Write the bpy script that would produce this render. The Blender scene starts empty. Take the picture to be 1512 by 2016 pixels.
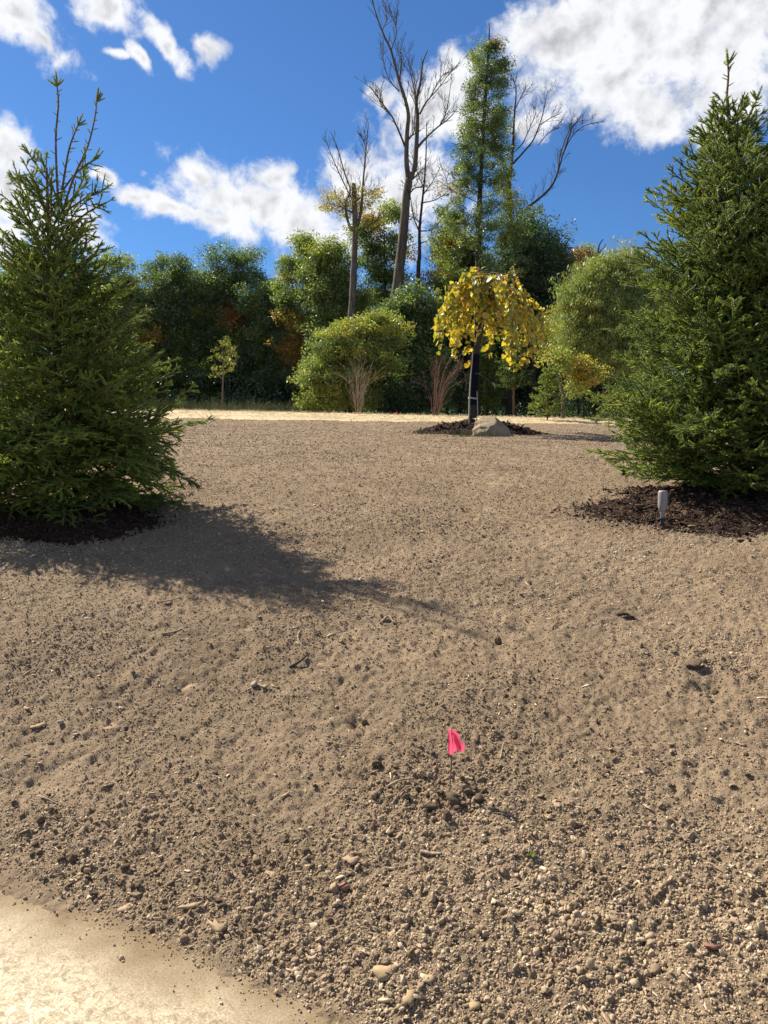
import bpy, math, random
import numpy as np
from mathutils import Vector, Matrix, Euler

SC = bpy.context.scene
COL = SC.collection
RNG = np.random.default_rng(7)
random.seed(7)
rad = math.radians

# ------------------------------------------------------------------ camera
F_PX = 1514.0                      # focal length in photograph pixels
PITCH = rad(5.2)                   # the lens looks slightly down
EYE = Vector((0.0, 0.0, 1.6))
cam = bpy.data.cameras.new('camera')
cam.sensor_fit = 'VERTICAL'
cam.sensor_height = 24.0
cam.lens = F_PX / 2016.0 * 24.0
cam.clip_start = 0.05
cam.clip_end = 3000.0
cam_ob = bpy.data.objects.new('camera', cam)
cam_ob.location = EYE
cam_ob.rotation_euler = (rad(90) - PITCH, 0, 0)
COL.objects.link(cam_ob)
SC.camera = cam_ob
CP, SP = math.cos(PITCH), math.sin(PITCH)


def ray(px, py):
    u = -(py - 1008.0) / F_PX
    return Vector(((px - 756.0) / F_PX, CP + u * SP, u * CP - SP))


def at(px, py, y):
    """the point of the place that lies y metres ahead along a line of sight"""
    r = ray(px, py)
    return EYE + r * (y / r.y)


# ------------------------------------------------------------------ sun, sky, exposure
SUN_AZ, SUN_EL = rad(-49.0), rad(43.5)
SUN_DIR = Vector((math.sin(SUN_AZ) * math.cos(SUN_EL), math.cos(SUN_AZ) * math.cos(SUN_EL), math.sin(SUN_EL)))
sun = bpy.data.lights.new('sun', 'SUN')
sun.energy = 5.0
sun.angle = rad(0.53)
sun.color = (1.0, 0.90, 0.745)
sun_ob = bpy.data.objects.new('sun', sun)
sun_ob.rotation_euler = SUN_DIR.to_track_quat('Z', 'Y').to_euler()
sun_ob.location = SUN_DIR * 80
COL.objects.link(sun_ob)

SC.view_settings.view_transform = 'Standard'
SC.view_settings.look = 'None'
SC.view_settings.gamma = 1.0
SC.view_settings.exposure = 1.10
SC.view_settings.use_curve_mapping = False
SKY_STRENGTH = 0.05

world = bpy.data.worlds.new('World')
SC.world = world
world.use_nodes = True
WT = world.node_tree
for n in list(WT.nodes):
    WT.nodes.remove(n)


class NT:
    """small node-tree writer"""
    def __init__(self, tree):
        self.t = tree

    def n(self, kind, **kw):
        x = self.t.nodes.new(kind)
        for k, v in kw.items():
            setattr(x, k, v)
        return x

    def l(self, a, b):
        self.t.links.new(a, b)

    def put(self, sock, v):
        if isinstance(v, bpy.types.NodeSocket):
            self.l(v, sock)
        else:
            sock.default_value = v

    def math(self, op, a, b=None, c=None, clamp=False):
        x = self.n('ShaderNodeMath', operation=op, use_clamp=clamp)
        self.put(x.inputs[0], a)
        if b is not None:
            self.put(x.inputs[1], b)
        if c is not None:
            self.put(x.inputs[2], c)
        return x.outputs[0]

    def vmath(self, op, a, b=None):
        x = self.n('ShaderNodeVectorMath', operation=op)
        self.put(x.inputs[0], a)
        if b is not None:
            self.put(x.inputs[1], b)
        return x.outputs['Value'] if op in ('LENGTH', 'DOT_PRODUCT', 'DISTANCE') else x.outputs[0]

    def scalev(self, a, s):
        x = self.n('ShaderNodeVectorMath', operation='SCALE')
        self.put(x.inputs[0], a)
        self.put(x.inputs['Scale'], s)
        return x.outputs[0]

    def noise(self, vec, scale, detail=2, rough=0.5, dist=0.0):
        x = self.n('ShaderNodeTexNoise')
        if vec is not None:
            self.l(vec, x.inputs['Vector'])
        x.inputs['Scale'].default_value = scale
        x.inputs['Detail'].default_value = detail
        x.inputs['Roughness'].default_value = rough
        x.inputs['Distortion'].default_value = dist
        return x

    def ramp(self, fac, stops):
        x = self.n('ShaderNodeValToRGB')
        e = x.color_ramp.elements
        while len(e) > 1:
            e.remove(e[-1])
        e[0].position = stops[0][0]
        e[0].color = (*stops[0][1], 1)
        for p, c in stops[1:]:
            k = e.new(p)
            k.color = (*c, 1)
        self.put(x.inputs[0], fac)
        return x.outputs[0]

    def mix(self, fac, a, b, mode='MIX'):
        x = self.n('ShaderNodeMix', data_type='RGBA', blend_type=mode)
        self.put(x.inputs[0], fac)
        self.put(x.inputs[6], a)
        self.put(x.inputs[7], b)
        return x.outputs[2]

    def maprange(self, v, a, b, c=0.0, d=1.0, smooth=True):
        x = self.n('ShaderNodeMapRange', interpolation_type='SMOOTHSTEP' if smooth else 'LINEAR')
        self.put(x.inputs[0], v)
        for i, q in enumerate((a, b, c, d)):
            x.inputs[i + 1].default_value = q
        return x.outputs[0]


def build_sky():
    w = NT(WT)
    sky = w.n('ShaderNodeTexSky', sky_type='NISHITA', sun_disc=False)
    sky.sun_elevation = SUN_EL
    sky.sun_rotation = SUN_AZ % (2 * math.pi)
    sky.altitude = 300.0
    sky.air_density = 1.0
    sky.dust_density = 0.25
    sky.ozone_density = 2.6
    tc = w.n('ShaderNodeTexCoord')
    d = tc.outputs['Generated']
    # slow warp + fine billows
    warp = w.noise(d, 9.0, 3, 0.55)
    wv = w.scalev(w.vmath('SUBTRACT', warp.outputs['Color'], (0.5, 0.5, 0.5)), 0.075)
    dw = w.vmath('ADD', d, wv)
    blobs = [  # centre px, radii px, tilt
        (480, 392, 165, 78, 8), (585, 425, 120, 62, 14), (385, 335, 62, 30, 10), (430, 440, 90, 34, 12), (520, 345, 50, 36, 0),
        (268, 390, 62, 24, 12), (205, 356, 30, 16, 0), (330, 415, 60, 28, 0),
        (680, 345, 80, 50, 0), (800, 400, 120, 100, 0), (860, 330, 70, 62, 0), (720, 440, 100, 50, 4), (650, 460, 70, 30, 4),
        (850, 205, 120, 66, -18), (885, 150, 40, 40, -30), (742, 180, 36, 24, -20), (920, 235, 50, 40, 0),
        (1140, 80, 150, 125, 0), (1330, 60, 240, 135, 0), (1470, 80, 110, 130, 0), (1220, 180, 130, 80, 10), (1300, 235, 70, 52, 0),
        (1070, 240, 70, 36, -12), (1400, 255, 50, 40, 0),
        (0, 290, 52, 70, 0), (5, 400, 50, 60, 0), (70, 440, 74, 50, 10), (165, 450, 54, 46, 0), (10, 480, 60, 60, 0),
        (40, 42, 98, 40, 28), (105, 88, 60, 20, 35), (212, 20, 58, 38, 25), (322, 98, 56, 20, 38), (268, 122, 28, 13, 38), (225, 112, 20, 8, -10),
        (418, 106, 38, 30, 38),
    ]
    field = None
    low = None
    for (px, py, rx, ry, tilt) in blobs:
        c = ray(px, py).normalized()
        right = Vector((c.y, -c.x, 0)).normalized()
        up = right.cross(c)
        a = rad(-tilt)
        r2 = right * math.cos(a) + up * math.sin(a)
        u2 = up * math.cos(a) - right * math.sin(a)
        m = Matrix((r2, c, u2)).transposed()
        mp = w.n('ShaderNodeMapping', vector_type='TEXTURE')
        mp.inputs['Location'].default_value = c
        mp.inputs['Rotation'].default_value = m.to_euler()
        mp.inputs['Scale'].default_value = (rx * 0.97 / F_PX, 0.6, ry * 0.97 / F_PX)
        w.l(dw, mp.inputs['Vector'])
        ln = w.vmath('LENGTH', mp.outputs[0])
        field = ln if field is None else w.math('SMOOTH_MIN', field, ln, 0.22)
    inside = w.math('SUBTRACT', 1.0, field)
    n1 = w.noise(d, 24.0, 9, 0.62, 0.3).outputs[0]
    n2 = w.noise(w.vmath('ADD', d, (3.1, 1.7, 0.4)), 60.0, 7, 0.65, 0.4).outputs[0]
    nn = w.math('ADD', w.math('MULTIPLY', w.math('SUBTRACT', n1, 0.5), 2.1), w.math('MULTIPLY', w.math('SUBTRACT', n2, 0.5), 0.9))
    dens = w.math('ADD', w.math('MULTIPLY', inside, 1.15), nn)
    # broken cumulus carried on beyond the frame, its cover raised for fill light
    axis = Vector((0, CP, -SP)).normalized()
    ang = w.vmath('DOT_PRODUCT', d, tuple(axis))
    away = w.maprange(ang, 0.80, 0.66)
    big = w.noise(d, 3.2, 3, 0.5).outputs[0]
    gen = w.math('ADD', w.math('MULTIPLY', w.math('SUBTRACT', big, 0.52), 6.0), nn)
    gen = w.math('SUBTRACT', w.math('MULTIPLY', w.math('ADD', gen, 2.0), away), 2.0)
    dens = w.math('MAXIMUM', dens, gen)
    alpha = w.math('MULTIPLY', w.maprange(dens, -0.15, 0.72), 0.96)
    # light and shade of the cloud body: thick parts grey, thin edges bright, relief from the billow noise towards the sun
    n4 = w.noise(d, 20.0, 3, 0.5, 0.2).outputs[0]
    n3 = w.noise(w.vmath('ADD', d, tuple(SUN_DIR * 0.016)), 20.0, 3, 0.5, 0.2).outputs[0]
    rel = w.math('MULTIPLY', w.math('SUBTRACT', n4, n3), 3.0)
    thick = w.math('ADD', w.maprange(dens, 0.45, 1.75), rel, clamp=True)
    ccol = w.ramp(thick, [(0.0, (9.4, 9.45, 9.6)), (0.35, (8.2, 8.25, 8.4)), (1.0, (5.0, 5.1, 5.35))])
    skyc = w.mix(1.0, sky.outputs[0], (0.46, 0.76, 1.10, 1), 'MULTIPLY')
    out = w.mix(alpha, skyc, ccol)
    bg = w.n('ShaderNodeBackground')
    w.l(out, bg.inputs[0])
    bg.inputs[1].default_value = SKY_STRENGTH
    wo = w.n('ShaderNodeOutputWorld')
    w.l(bg.outputs[0], wo.inputs[0])


build_sky()
try:
    world.cycles.sampling_method = 'MANUAL'
    world.cycles.sample_map_resolution = 512
except Exception:
    pass
SC.cycles.max_bounces = 8
SC.cycles.diffuse_bounces = 4
SC.cycles.transmission_bounces = 4
SC.cycles.sample_clamp_indirect = 6.0


# ------------------------------------------------------------------ numpy noise
def hash2(ix, iy, seed):
    n = (ix.astype(np.int64) * 374761393 + iy.astype(np.int64) * 668265263 + seed * 974634777) & 0xffffffff
    n = ((n ^ (n >> 13)) * 1274126177) & 0xffffffff
    n = ((n ^ (n >> 16)) * 2246822519) & 0xffffffff
    return ((n ^ (n >> 15)) & 0xffffff) / float(0xffffff)


def vnoise(x, y, seed=0):
    x = np.asarray(x, float)
    y = np.asarray(y, float)
    ix, iy = np.floor(x), np.floor(y)
    fx, fy = x - ix, y - iy
    fx = fx * fx * fx * (fx * (fx * 6 - 15) + 10)
    fy = fy * fy * fy * (fy * (fy * 6 - 15) + 10)
    ix, iy = ix.astype(np.int64), iy.astype(np.int64)
    a, b = hash2(ix, iy, seed), hash2(ix + 1, iy, seed)
    c, d = hash2(ix, iy + 1, seed), hash2(ix + 1, iy + 1, seed)
    return (a + (b - a) * fx) * (1 - fy) + (c + (d - c) * fx) * fy - 0.5


def fbm(x, y, seed=0, oct=4, gain=0.5):
    s, a, f = 0.0, 1.0, 1.0
    for k in range(oct):
        ca, sa = math.cos(0.6 * k + 0.3), math.sin(0.6 * k + 0.3)
        s = s + a * vnoise((x * ca - y * sa) * f, (x * sa + y * ca) * f, seed + 17 * k)
        a *= gain
        f *= 2.03
    return s


def smooth(a, b, x):
    t = np.clip((x - a) / (b - a), 0, 1)
    return t * t * (3 - 2 * t)


# ------------------------------------------------------------------ lie of the land
PY = np.array([-40, 1.4, 1.70, 1.90, 2.02, 2.28, 3.1, 4, 5, 7, 10, 14, 19, 25, 28, 31, 36, 45, 60, 120, 900], float)
PZ = np.array([-0.10, -0.07, -0.028, -0.010, 0.003, 0.035, 0.17, 0.36, 0.54, 0.81, 1.17, 1.52, 1.88, 2.38, 2.57, 2.64, 2.60, 2.45, 2.2, 1.5, 0.0], float)


def profile(s):
    k = 0.35
    return (np.interp(s - k, PY, PZ) + 2 * np.interp(s, PY, PZ) + np.interp(s + k, PY, PZ)) / 4 - 0.0


def land0(x, y):
    """smooth height of the ground"""
    x = np.asarray(x, float)
    y = np.asarray(y, float)
    w = 1 - smooth(2.2, 5.5, y)
    yq = y + w * 0.54 * np.clip(x, -4, 4)
    z = profile(yq)
    return z - 0.021 * np.clip(x, -30, 30) * smooth(9, 24, y)


DENTS = []   # (x, y, radius, depth): footprints and scrapes


def relief(x, y):
    x = np.asarray(x, float)
    y = np.asarray(y, float)
    near = 1 - smooth(12, 30, y)
    z = 0.030 * fbm(x * 0.9, y * 0.9, 3, 2) * (0.3 + 0.7 * near)
    z = z + near * (0.016 * fbm(x * 3.3, y * 3.3, 11, 2) + 0.016 * fbm(x * 9.5, y * 9.5, 23, 2) + 0.017 * fbm(x * 27, y * 27, 37, 2, 0.6) + 0.010 * vnoise(x * 58, y * 58, 39))
    # faint rake lines
    z = z + near * 0.004 * np.sin((x * 0.8 + y * 1.0) * 21 + 3 * fbm(x * 0.8, y * 0.8, 5, 2))
    s = (y - (2.02 - 0.54 * x)) * 0.88
    z = z * smooth(-0.6, 0.35, s)
    # rim of crumbs pushed up beside the patio
    z = z + 0.022 * np.exp(-((s - 0.22) / 0.16) ** 2) * (0.7 + 0.9 * vnoise(x * 2.2, y * 2.2, 71))
    for (cx, cy, r, dp) in DENTS:
        z = z - dp * np.exp(-(((x - cx) ** 2 + (y - cy) ** 2) / (r * r)))
    return z


def land(x, y):
    return land0(x, y) + relief(x, y)


def lz(x, y):
    return float(land(np.array([x]), np.array([y]))[0])


def ground_at(px, py):
    """where a line of sight meets the ground"""
    r = ray(px, py)
    ys = np.linspace(1.2, 34, 6000)
    t = ys / r.y
    gap = EYE.z + r.z * t - land0(r.x * t, ys)
    k = np.argmax(gap < 0)
    if gap[k] >= 0:
        k = int(np.argmin(gap))
    y = float(ys[k])
    x = float(r.x * y / r.y)
    return Vector((x, y, lz(x, y)))


for (px, py, r, dp) in [(560, 1325, 0.11, 0.03), (620, 1300, 0.1, 0.025), (350, 1345, 0.10, 0.03), (470, 1290, 0.1, 0.025), (60, 1450, 0.12, 0.03),
                        (700, 1425, 0.06, 0.03), (760, 1085, 0.10, 0.03), (1400, 1352, 0.07, 0.04), (60, 1545, 0.15, 0.04), (300, 1690, 0.10, 0.03),
                        (590, 1580, 0.12, 0.03), (1060, 1560, 0.08, 0.03), (1230, 1210, 0.10, 0.03), (980, 1255, 0.08, 0.03)]:
    _r = ray(px, py)
    _g = ground_at(px, py)
    DENTS.append((_g.x, _g.y, r, dp))


# ------------------------------------------------------------------ mesh helpers
def np_mesh(name, V, faces, mats=(), smooth_shade=False):
    """faces: list of integer arrays, each (n, k)"""
    me = bpy.data.meshes.new(name)
    V = np.asarray(V, np.float32)
    me.vertices.add(len(V))
    me.vertices.foreach_set('co', V.ravel())
    faces = [np.asarray(f, np.int32) for f in faces if len(f)]
    if faces:
        loops = np.concatenate([f.ravel() for f in faces])
        sizes = np.concatenate([np.full(len(f), f.shape[1], np.int32) for f in faces])
        starts = np.concatenate([[0], np.cumsum(sizes)[:-1]]).astype(np.int32)
        me.loops.add(len(loops))
        me.loops.foreach_set('vertex_index', loops)
        me.polygons.add(len(sizes))
        me.polygons.foreach_set('loop_start', starts)
        if smooth_shade:
            me.polygons.foreach_set('use_smooth', np.ones(len(sizes), bool))
    me.update(calc_edges=True)
    for m in mats:
        me.materials.append(m)
    return me


def link(name, data, parent=None):
    o = bpy.data.objects.new(name, data)
    COL.objects.link(o)
    if parent is not None:
        o.parent = parent
    return o


def tag(o, label=None, cat=None, group=None, kind=None):
    for k, v in (('label', label), ('category', cat), ('group', group), ('kind', kind)):
        if v:
            o[k] = v
    return o


def thing(name, label, cat, loc=(0, 0, 0), group=None):
    o = bpy.data.objects.new(name, None)
    o.empty_display_size = 0.2
    COL.objects.link(o)
    o.location = loc
    return tag(o, label, cat, group)


class Geo:
    """collects tubes and faces into one mesh"""
    def __init__(self):
        self.V, self.F, self.n = [], {}, 0

    def add(self, V, *faces):
        V = np.asarray(V, float)
        for f in faces:
            f = np.asarray(f, int)
            if len(f):
                self.F.setdefault(f.shape[1], []).append(f + self.n)
        self.V.append(V)
        self.n += len(V)

    def tube(self, P, R, sides=6, cap=True, jitter=0.0):
        P = np.asarray(P, float)
        R = np.broadcast_to(np.asarray(R, float), (len(P),))
        T = np.gradient(P, axis=0)
        T /= np.linalg.norm(T, axis=1, keepdims=True) + 1e-12
        ref = np.array([0.31, 0.17, 0.93]) if abs(T[0][2]) < 0.9 else np.array([0.93, 0.3, 0.1])
        N = np.cross(T, ref)
        N /= np.linalg.norm(N, axis=1, keepdims=True) + 1e-12
        B = np.cross(T, N)
        a = np.arange(sides) * 2 * math.pi / sides
        rr = R[:, None] * (1 + (jitter * RNG.normal(size=(len(P), sides)) if jitter else 0))
        V = P[:, None, :] + rr[..., None] * (np.cos(a)[None, :, None] * N[:, None, :] + np.sin(a)[None, :, None] * B[:, None, :])
        V = V.reshape(-1, 3)
        i = np.arange(len(P) - 1)[:, None] * sides
        j = np.arange(sides)[None, :]
        k = (j + 1) % sides
        Q = np.stack([i + j, i + k, i + sides + k, i + sides + j], -1).reshape(-1, 4)
        fs = [Q]
        if cap:
            e = len(P) - 1
            V = np.vstack([V, P[-1] + T[-1] * R[-1] * 0.6, P[0]])
            t1 = np.stack([e * sides + np.arange(sides), e * sides + (np.arange(sides) + 1) % sides, np.full(sides, len(V) - 2)], -1)
            t0 = np.stack([(np.arange(sides) + 1) % sides, np.arange(sides), np.full(sides, len(V) - 1)], -1)
            fs.append(np.vstack([t1, t0]))
        self.add(V, *fs)

    def box(self, c, s, rot=None, jit=0.0):
        q = np.array([(x, y, z) for x in (-.5, .5) for y in (-.5, .5) for z in (-.5, .5)]) * np.asarray(s)
        if jit:
            q = q * (1 + RNG.uniform(-jit, jit, q.shape))
        if rot is not None:
            q = q @ np.array(rot).T
        f = [(0, 1, 3, 2), (4, 6, 7, 5), (0, 4, 5, 1), (2, 3, 7, 6), (0, 2, 6, 4), (1, 5, 7, 3)]
        self.add(q + np.asarray(c), f)

    def mesh(self, name, mats, smooth_shade=True):
        return np_mesh(name, np.vstack(self.V), [np.vstack(v) for v in self.F.values()], mats, smooth_shade)

    def build(self, name, mat, parent=None, smooth_shade=True, local=True):
        """links the collected shapes as ONE object; world coordinates are turned into the parent's"""
        V = np.vstack(self.V)
        if parent is not None and local:
            V = V - np.array(parent.location)
        me = np_mesh(name, V, [np.vstack(v) for v in self.F.values()], [mat] if mat else [], smooth_shade)
        return link(name, me, parent)


def ico(sub):
    t = (1 + 5 ** .5) / 2
    V = [(-1, t, 0), (1, t, 0), (-1, -t, 0), (1, -t, 0), (0, -1, t), (0, 1, t), (0, -1, -t), (0, 1, -t), (t, 0, -1), (t, 0, 1), (-t, 0, -1), (-t, 0, 1)]
    V = [np.array(v) / np.linalg.norm(v) for v in V]
    F = [(0, 11, 5), (0, 5, 1), (0, 1, 7), (0, 7, 10), (0, 10, 11), (1, 5, 9), (5, 11, 4), (11, 10, 2), (10, 7, 6), (7, 1, 8), (3, 9, 4), (3, 4, 2), (3, 2, 6), (3, 6, 8), (3, 8, 9), (4, 9, 5), (2, 4, 11), (6, 2, 10), (8, 6, 7), (9, 8, 1)]
    for _ in range(sub):
        mid, G = {}, []

        def m(a, b):
            k = (min(a, b), max(a, b))
            if k not in mid:
                v = V[a] + V[b]
                V.append(v / np.linalg.norm(v))
                mid[k] = len(V) - 1
            return mid[k]
        for a, b, c in F:
            x, y, z = m(a, b), m(b, c), m(c, a)
            G += [(a, x, z), (b, y, x), (c, z, y), (x, y, z)]
        F = G
    return np.array(V), np.array(F)


# ------------------------------------------------------------------ scattering (geometry-node instances of plain mesh)
def scatter_group(name, meshes):
    g = bpy.data.node_groups.new(name, 'GeometryNodeTree')
    g.interface.new_socket('Geometry', in_out='INPUT', socket_type='NodeSocketGeometry')
    g.interface.new_socket('Geometry', in_out='OUTPUT', socket_type='NodeSocketGeometry')
    gi = g.nodes.new('NodeGroupInput')
    go = g.nodes.new('NodeGroupOutput')
    inst = g.nodes.new('GeometryNodeInstanceOnPoints')
    join = g.nodes.new('GeometryNodeJoinGeometry')
    for m in reversed(meshes):
        src = bpy.data.objects.new(m.name, m)
        oi = g.nodes.new('GeometryNodeObjectInfo')
        oi.inputs['Object'].default_value = src
        oi.inputs['As Instance'].default_value = False
        gt = g.nodes.new('GeometryNodeGeometryToInstance')
        g.links.new(oi.outputs['Geometry'], gt.inputs[0])
        g.links.new(gt.outputs[0], join.inputs[0])

    def attr(nm, t):
        a = g.nodes.new('GeometryNodeInputNamedAttribute')
        a.data_type = t
        a.inputs[0].default_value = nm
        return a.outputs['Attribute']
    g.links.new(gi.outputs[0], inst.inputs['Points'])
    g.links.new(join.outputs[0], inst.inputs['Instance'])
    inst.inputs['Pick Instance'].default_value = True
    g.links.new(attr('vi', 'INT'), inst.inputs['Instance Index'])
    g.links.new(attr('rot', 'FLOAT_VECTOR'), inst.inputs['Rotation'])
    g.links.new(attr('scl', 'FLOAT_VECTOR'), inst.inputs['Scale'])
    g.links.new(inst.outputs[0], go.inputs[0])
    g['n'] = len(meshes)
    return g


def scatter(name, group, P, R, S, tint=None, parent=None):
    P = np.asarray(P, float)
    n = len(P)
    if parent is not None:
        P = P - np.array(parent.location)
    me = bpy.data.meshes.new(name)
    me.vertices.add(n)
    me.vertices.foreach_set('co', P.astype(np.float32).ravel())
    S = np.asarray(S, float)
    if S.ndim == 1:
        S = np.repeat(S[:, None], 3, 1)
    for nm, ty, key, val in (('rot', 'FLOAT_VECTOR', 'vector', np.asarray(R, np.float32)), ('scl', 'FLOAT_VECTOR', 'vector', S.astype(np.float32))):
        a = me.attributes.new(nm, ty, 'POINT')
        a.data.foreach_set(key, val.ravel())
    a = me.attributes.new('vi', 'INT', 'POINT')
    a.data.foreach_set('value', RNG.integers(0, group['n'], n).astype(np.int32))
    a = me.attributes.new('tint', 'FLOAT', 'POINT')
    a.data.foreach_set('value', (np.full(n, 0.5) if tint is None else np.asarray(tint)).astype(np.float32))
    o = link(name, me, parent)
    o['kind'] = 'stuff'
    md = o.modifiers.new('scatter', 'NODES')
    md.node_group = group
    return o


def euler_from_dirs(D, roll=None):
    """XYZ euler that turns +Z onto each direction, after a roll about Z"""
    D = D / (np.linalg.norm(D, axis=1, keepdims=True) + 1e-12)
    n = len(D)
    if roll is None:
        roll = RNG.uniform(0, 2 * math.pi, n)
    # R = Rz(phi) Ry(theta) Rz(roll)
    th = np.arccos(np.clip(D[:, 2], -1, 1))
    ph = np.arctan2(D[:, 1], D[:, 0])
    ct, st, cph, sph, cr, sr = np.cos(th), np.sin(th), np.cos(ph), np.sin(ph), np.cos(roll), np.sin(roll)
    r00 = cph * ct * cr - sph * sr
    r10 = sph * ct * cr + cph * sr
    r20 = -st * cr
    r21 = st * sr
    r22 = ct
    ey = np.arcsin(np.clip(-r20, -1, 1))
    ex = np.arctan2(r21, r22)
    ez = np.arctan2(r10, r00)
    return np.stack([ex, ey, ez], 1)


def unit(n):
    v = RNG.normal(size=(n, 3))
    return v / np.linalg.norm(v, axis=1, keepdims=True)


# ------------------------------------------------------------------ materials
def material(name):
    m = bpy.data.materials.new(name)
    m.use_nodes = True
    t = NT(m.node_tree)
    b = m.node_tree.nodes['Principled BSDF']
    o = m.node_tree.nodes['Material Output']
    return m, t, b, o


def rough_mat(name, c1, c2, scale=8.0, rough=0.9, bump=0.3, bdist=0.01, bscale=None, stretch=None, spec=0.3):
    m, t, b, o = material(name)
    tc = t.n('ShaderNodeTexCoord').outputs['Object']
    v = tc
    if stretch:
        mp = t.n('ShaderNodeMapping')
        mp.inputs['Scale'].default_value = stretch
        t.l(tc, mp.inputs[0])
        v = mp.outputs[0]
    n1 = t.noise(v, scale, 6, 0.65).outputs[0]
    col = t.ramp(n1, [(0.3, c1), (0.7, c2)])
    t.l(col, b.inputs['Base Color'])
    b.inputs['Roughness'].default_value = rough
    b.inputs['Specular IOR Level'].default_value = spec
    if bump:
        bp = t.n('ShaderNodeBump')
        bp.inputs['Strength'].default_value = bump
        bp.inputs['Distance'].default_value = bdist
        t.l(t.noise(v, bscale or scale * 4, 5, 0.7).outputs[0], bp.inputs['Height'])
        t.l(bp.outputs[0], b.inputs['Normal'])
    return m


def leaf_mat(name, stops, trans=0.4, gloss=0.05, tscale=(1.12, 1.2, 0.6), vary=0.35):
    """thin leaf: reflects, lets light through, has a faint sheen; colour from each spray's own tint"""
    m, t, b, o = material(name)
    m.node_tree.nodes.remove(b)
    at_ = t.n('ShaderNodeAttribute', attribute_type='INSTANCER', attribute_name='tint')
    info = t.n('ShaderNodeObjectInfo')
    gm = t.n('ShaderNodeNewGeometry')
    j = t.math('MULTIPLY', t.math('SUBTRACT', gm.outputs['Random Per Island'], 0.5), 0.09)
    f = t.math('ADD', at_.outputs['Fac'], j, clamp=True)
    col = t.ramp(f, stops)
    v = t.math('ADD', t.math('MULTIPLY', gm.outputs['Random Per Island'], vary), 1 - vary / 2)
    v = t.math('MULTIPLY', v, t.math('ADD', t.math('MULTIPLY', info.outputs['Random'], 0.4), 0.8))
    col = t.scalev(col, v)
    tcol = t.mix(1.0, col, (*tscale, 1), 'MULTIPLY')
    df = t.n('ShaderNodeBsdfDiffuse')
    t.l(col, df.inputs[0])
    tr = t.n('ShaderNodeBsdfTranslucent')
    t.l(tcol, tr.inputs[0])
    mx = t.n('ShaderNodeMixShader')
    mx.inputs[0].default_value = trans
    t.l(df.outputs[0], mx.inputs[1])
    t.l(tr.outputs[0], mx.inputs[2])
    gl = t.n('ShaderNodeBsdfGlossy')
    gl.inputs['Roughness'].default_value = 0.42
    gl.inputs[0].default_value = (0.9, 0.95, 1.0, 1)
    m2 = t.n('ShaderNodeMixShader')
    m2.inputs[0].default_value = gloss
    t.l(mx.outputs[0], m2.inputs[1])
    t.l(gl.outputs[0], m2.inputs[2])
    t.l(m2.outputs[0], o.inputs[0])
    return m


AUTUMN = [(0.0, (0.048, 0.096, 0.046)), (0.25, (0.125, 0.175, 0.074)), (0.45, (0.215, 0.275, 0.074)), (0.60, (0.300, 0.310, 0.055)),
          (0.72, (0.40, 0.30, 0.045)), (0.86, (0.42, 0.19, 0.060)), (1.0, (0.40, 0.13, 0.10))]
M_LEAF = leaf_mat('leaf', AUTUMN, 0.48, 0.05)
M_YLEAF = leaf_mat('yellow_leaf', [(0.0, (0.19, 0.25, 0.03)), (0.4, (0.42, 0.39, 0.045)), (0.75, (0.58, 0.47, 0.05)), (1.0, (0.46, 0.24, 0.04))], 0.5, 0.06, (1.2, 1.1, 0.4))
M_NEEDLE = leaf_mat('needle', [(0.0, (0.075, 0.132, 0.036)), (0.5, (0.225, 0.292, 0.060)), (1.0, (0.430, 0.470, 0.085))], 0.42, 0.04, (1.3, 1.25, 0.5), 0.4)
M_BARK_SPRUCE = rough_mat('spruce_bark', (0.10, 0.06, 0.035), (0.20, 0.12, 0.07), 30, 0.9, 0.5)
M_BARK = rough_mat('grey_bark', (0.055, 0.046, 0.038), (0.17, 0.145, 0.12), 7, 0.95, 0.8, 0.03, 14, (1, 1, 0.25))
M_BARK_DARK = rough_mat('dark_bark', (0.030, 0.024, 0.020), (0.085, 0.07, 0.056), 9, 0.95, 0.6, 0.02, 18, (1, 1, 0.3))
M_TWIG_RED = rough_mat('red_twig', (0.13, 0.065, 0.05), (0.23, 0.125, 0.095), 20, 0.8, 0.2)
M_TWIG_TAN = rough_mat('tan_twig', (0.20, 0.145, 0.10), (0.35, 0.27, 0.195), 20, 0.8, 0.2)
M_STICK = rough_mat('dead_stick', (0.16, 0.115, 0.075), (0.42, 0.33, 0.22), 60, 0.85, 0.4, 0.002)
M_CHIP = rough_mat('wood_chip', (0.20, 0.14, 0.085), (0.38, 0.28, 0.175), 40, 0.8, 0.3, 0.002, 120)
M_CHIP_RED = rough_mat('red_chip', (0.17, 0.085, 0.06), (0.30, 0.16, 0.11), 40, 0.8, 0.3, 0.002, 120)
M_DRYLEAF = rough_mat('dry_leaf', (0.18, 0.125, 0.075), (0.34, 0.25, 0.155), 60, 0.7, 0.3, 0.002, 90)
M_STONE = rough_mat('pale_stone', (0.22, 0.18, 0.13), (0.40, 0.34, 0.26), 40, 0.85, 0.4, 0.003, 140)


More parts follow.
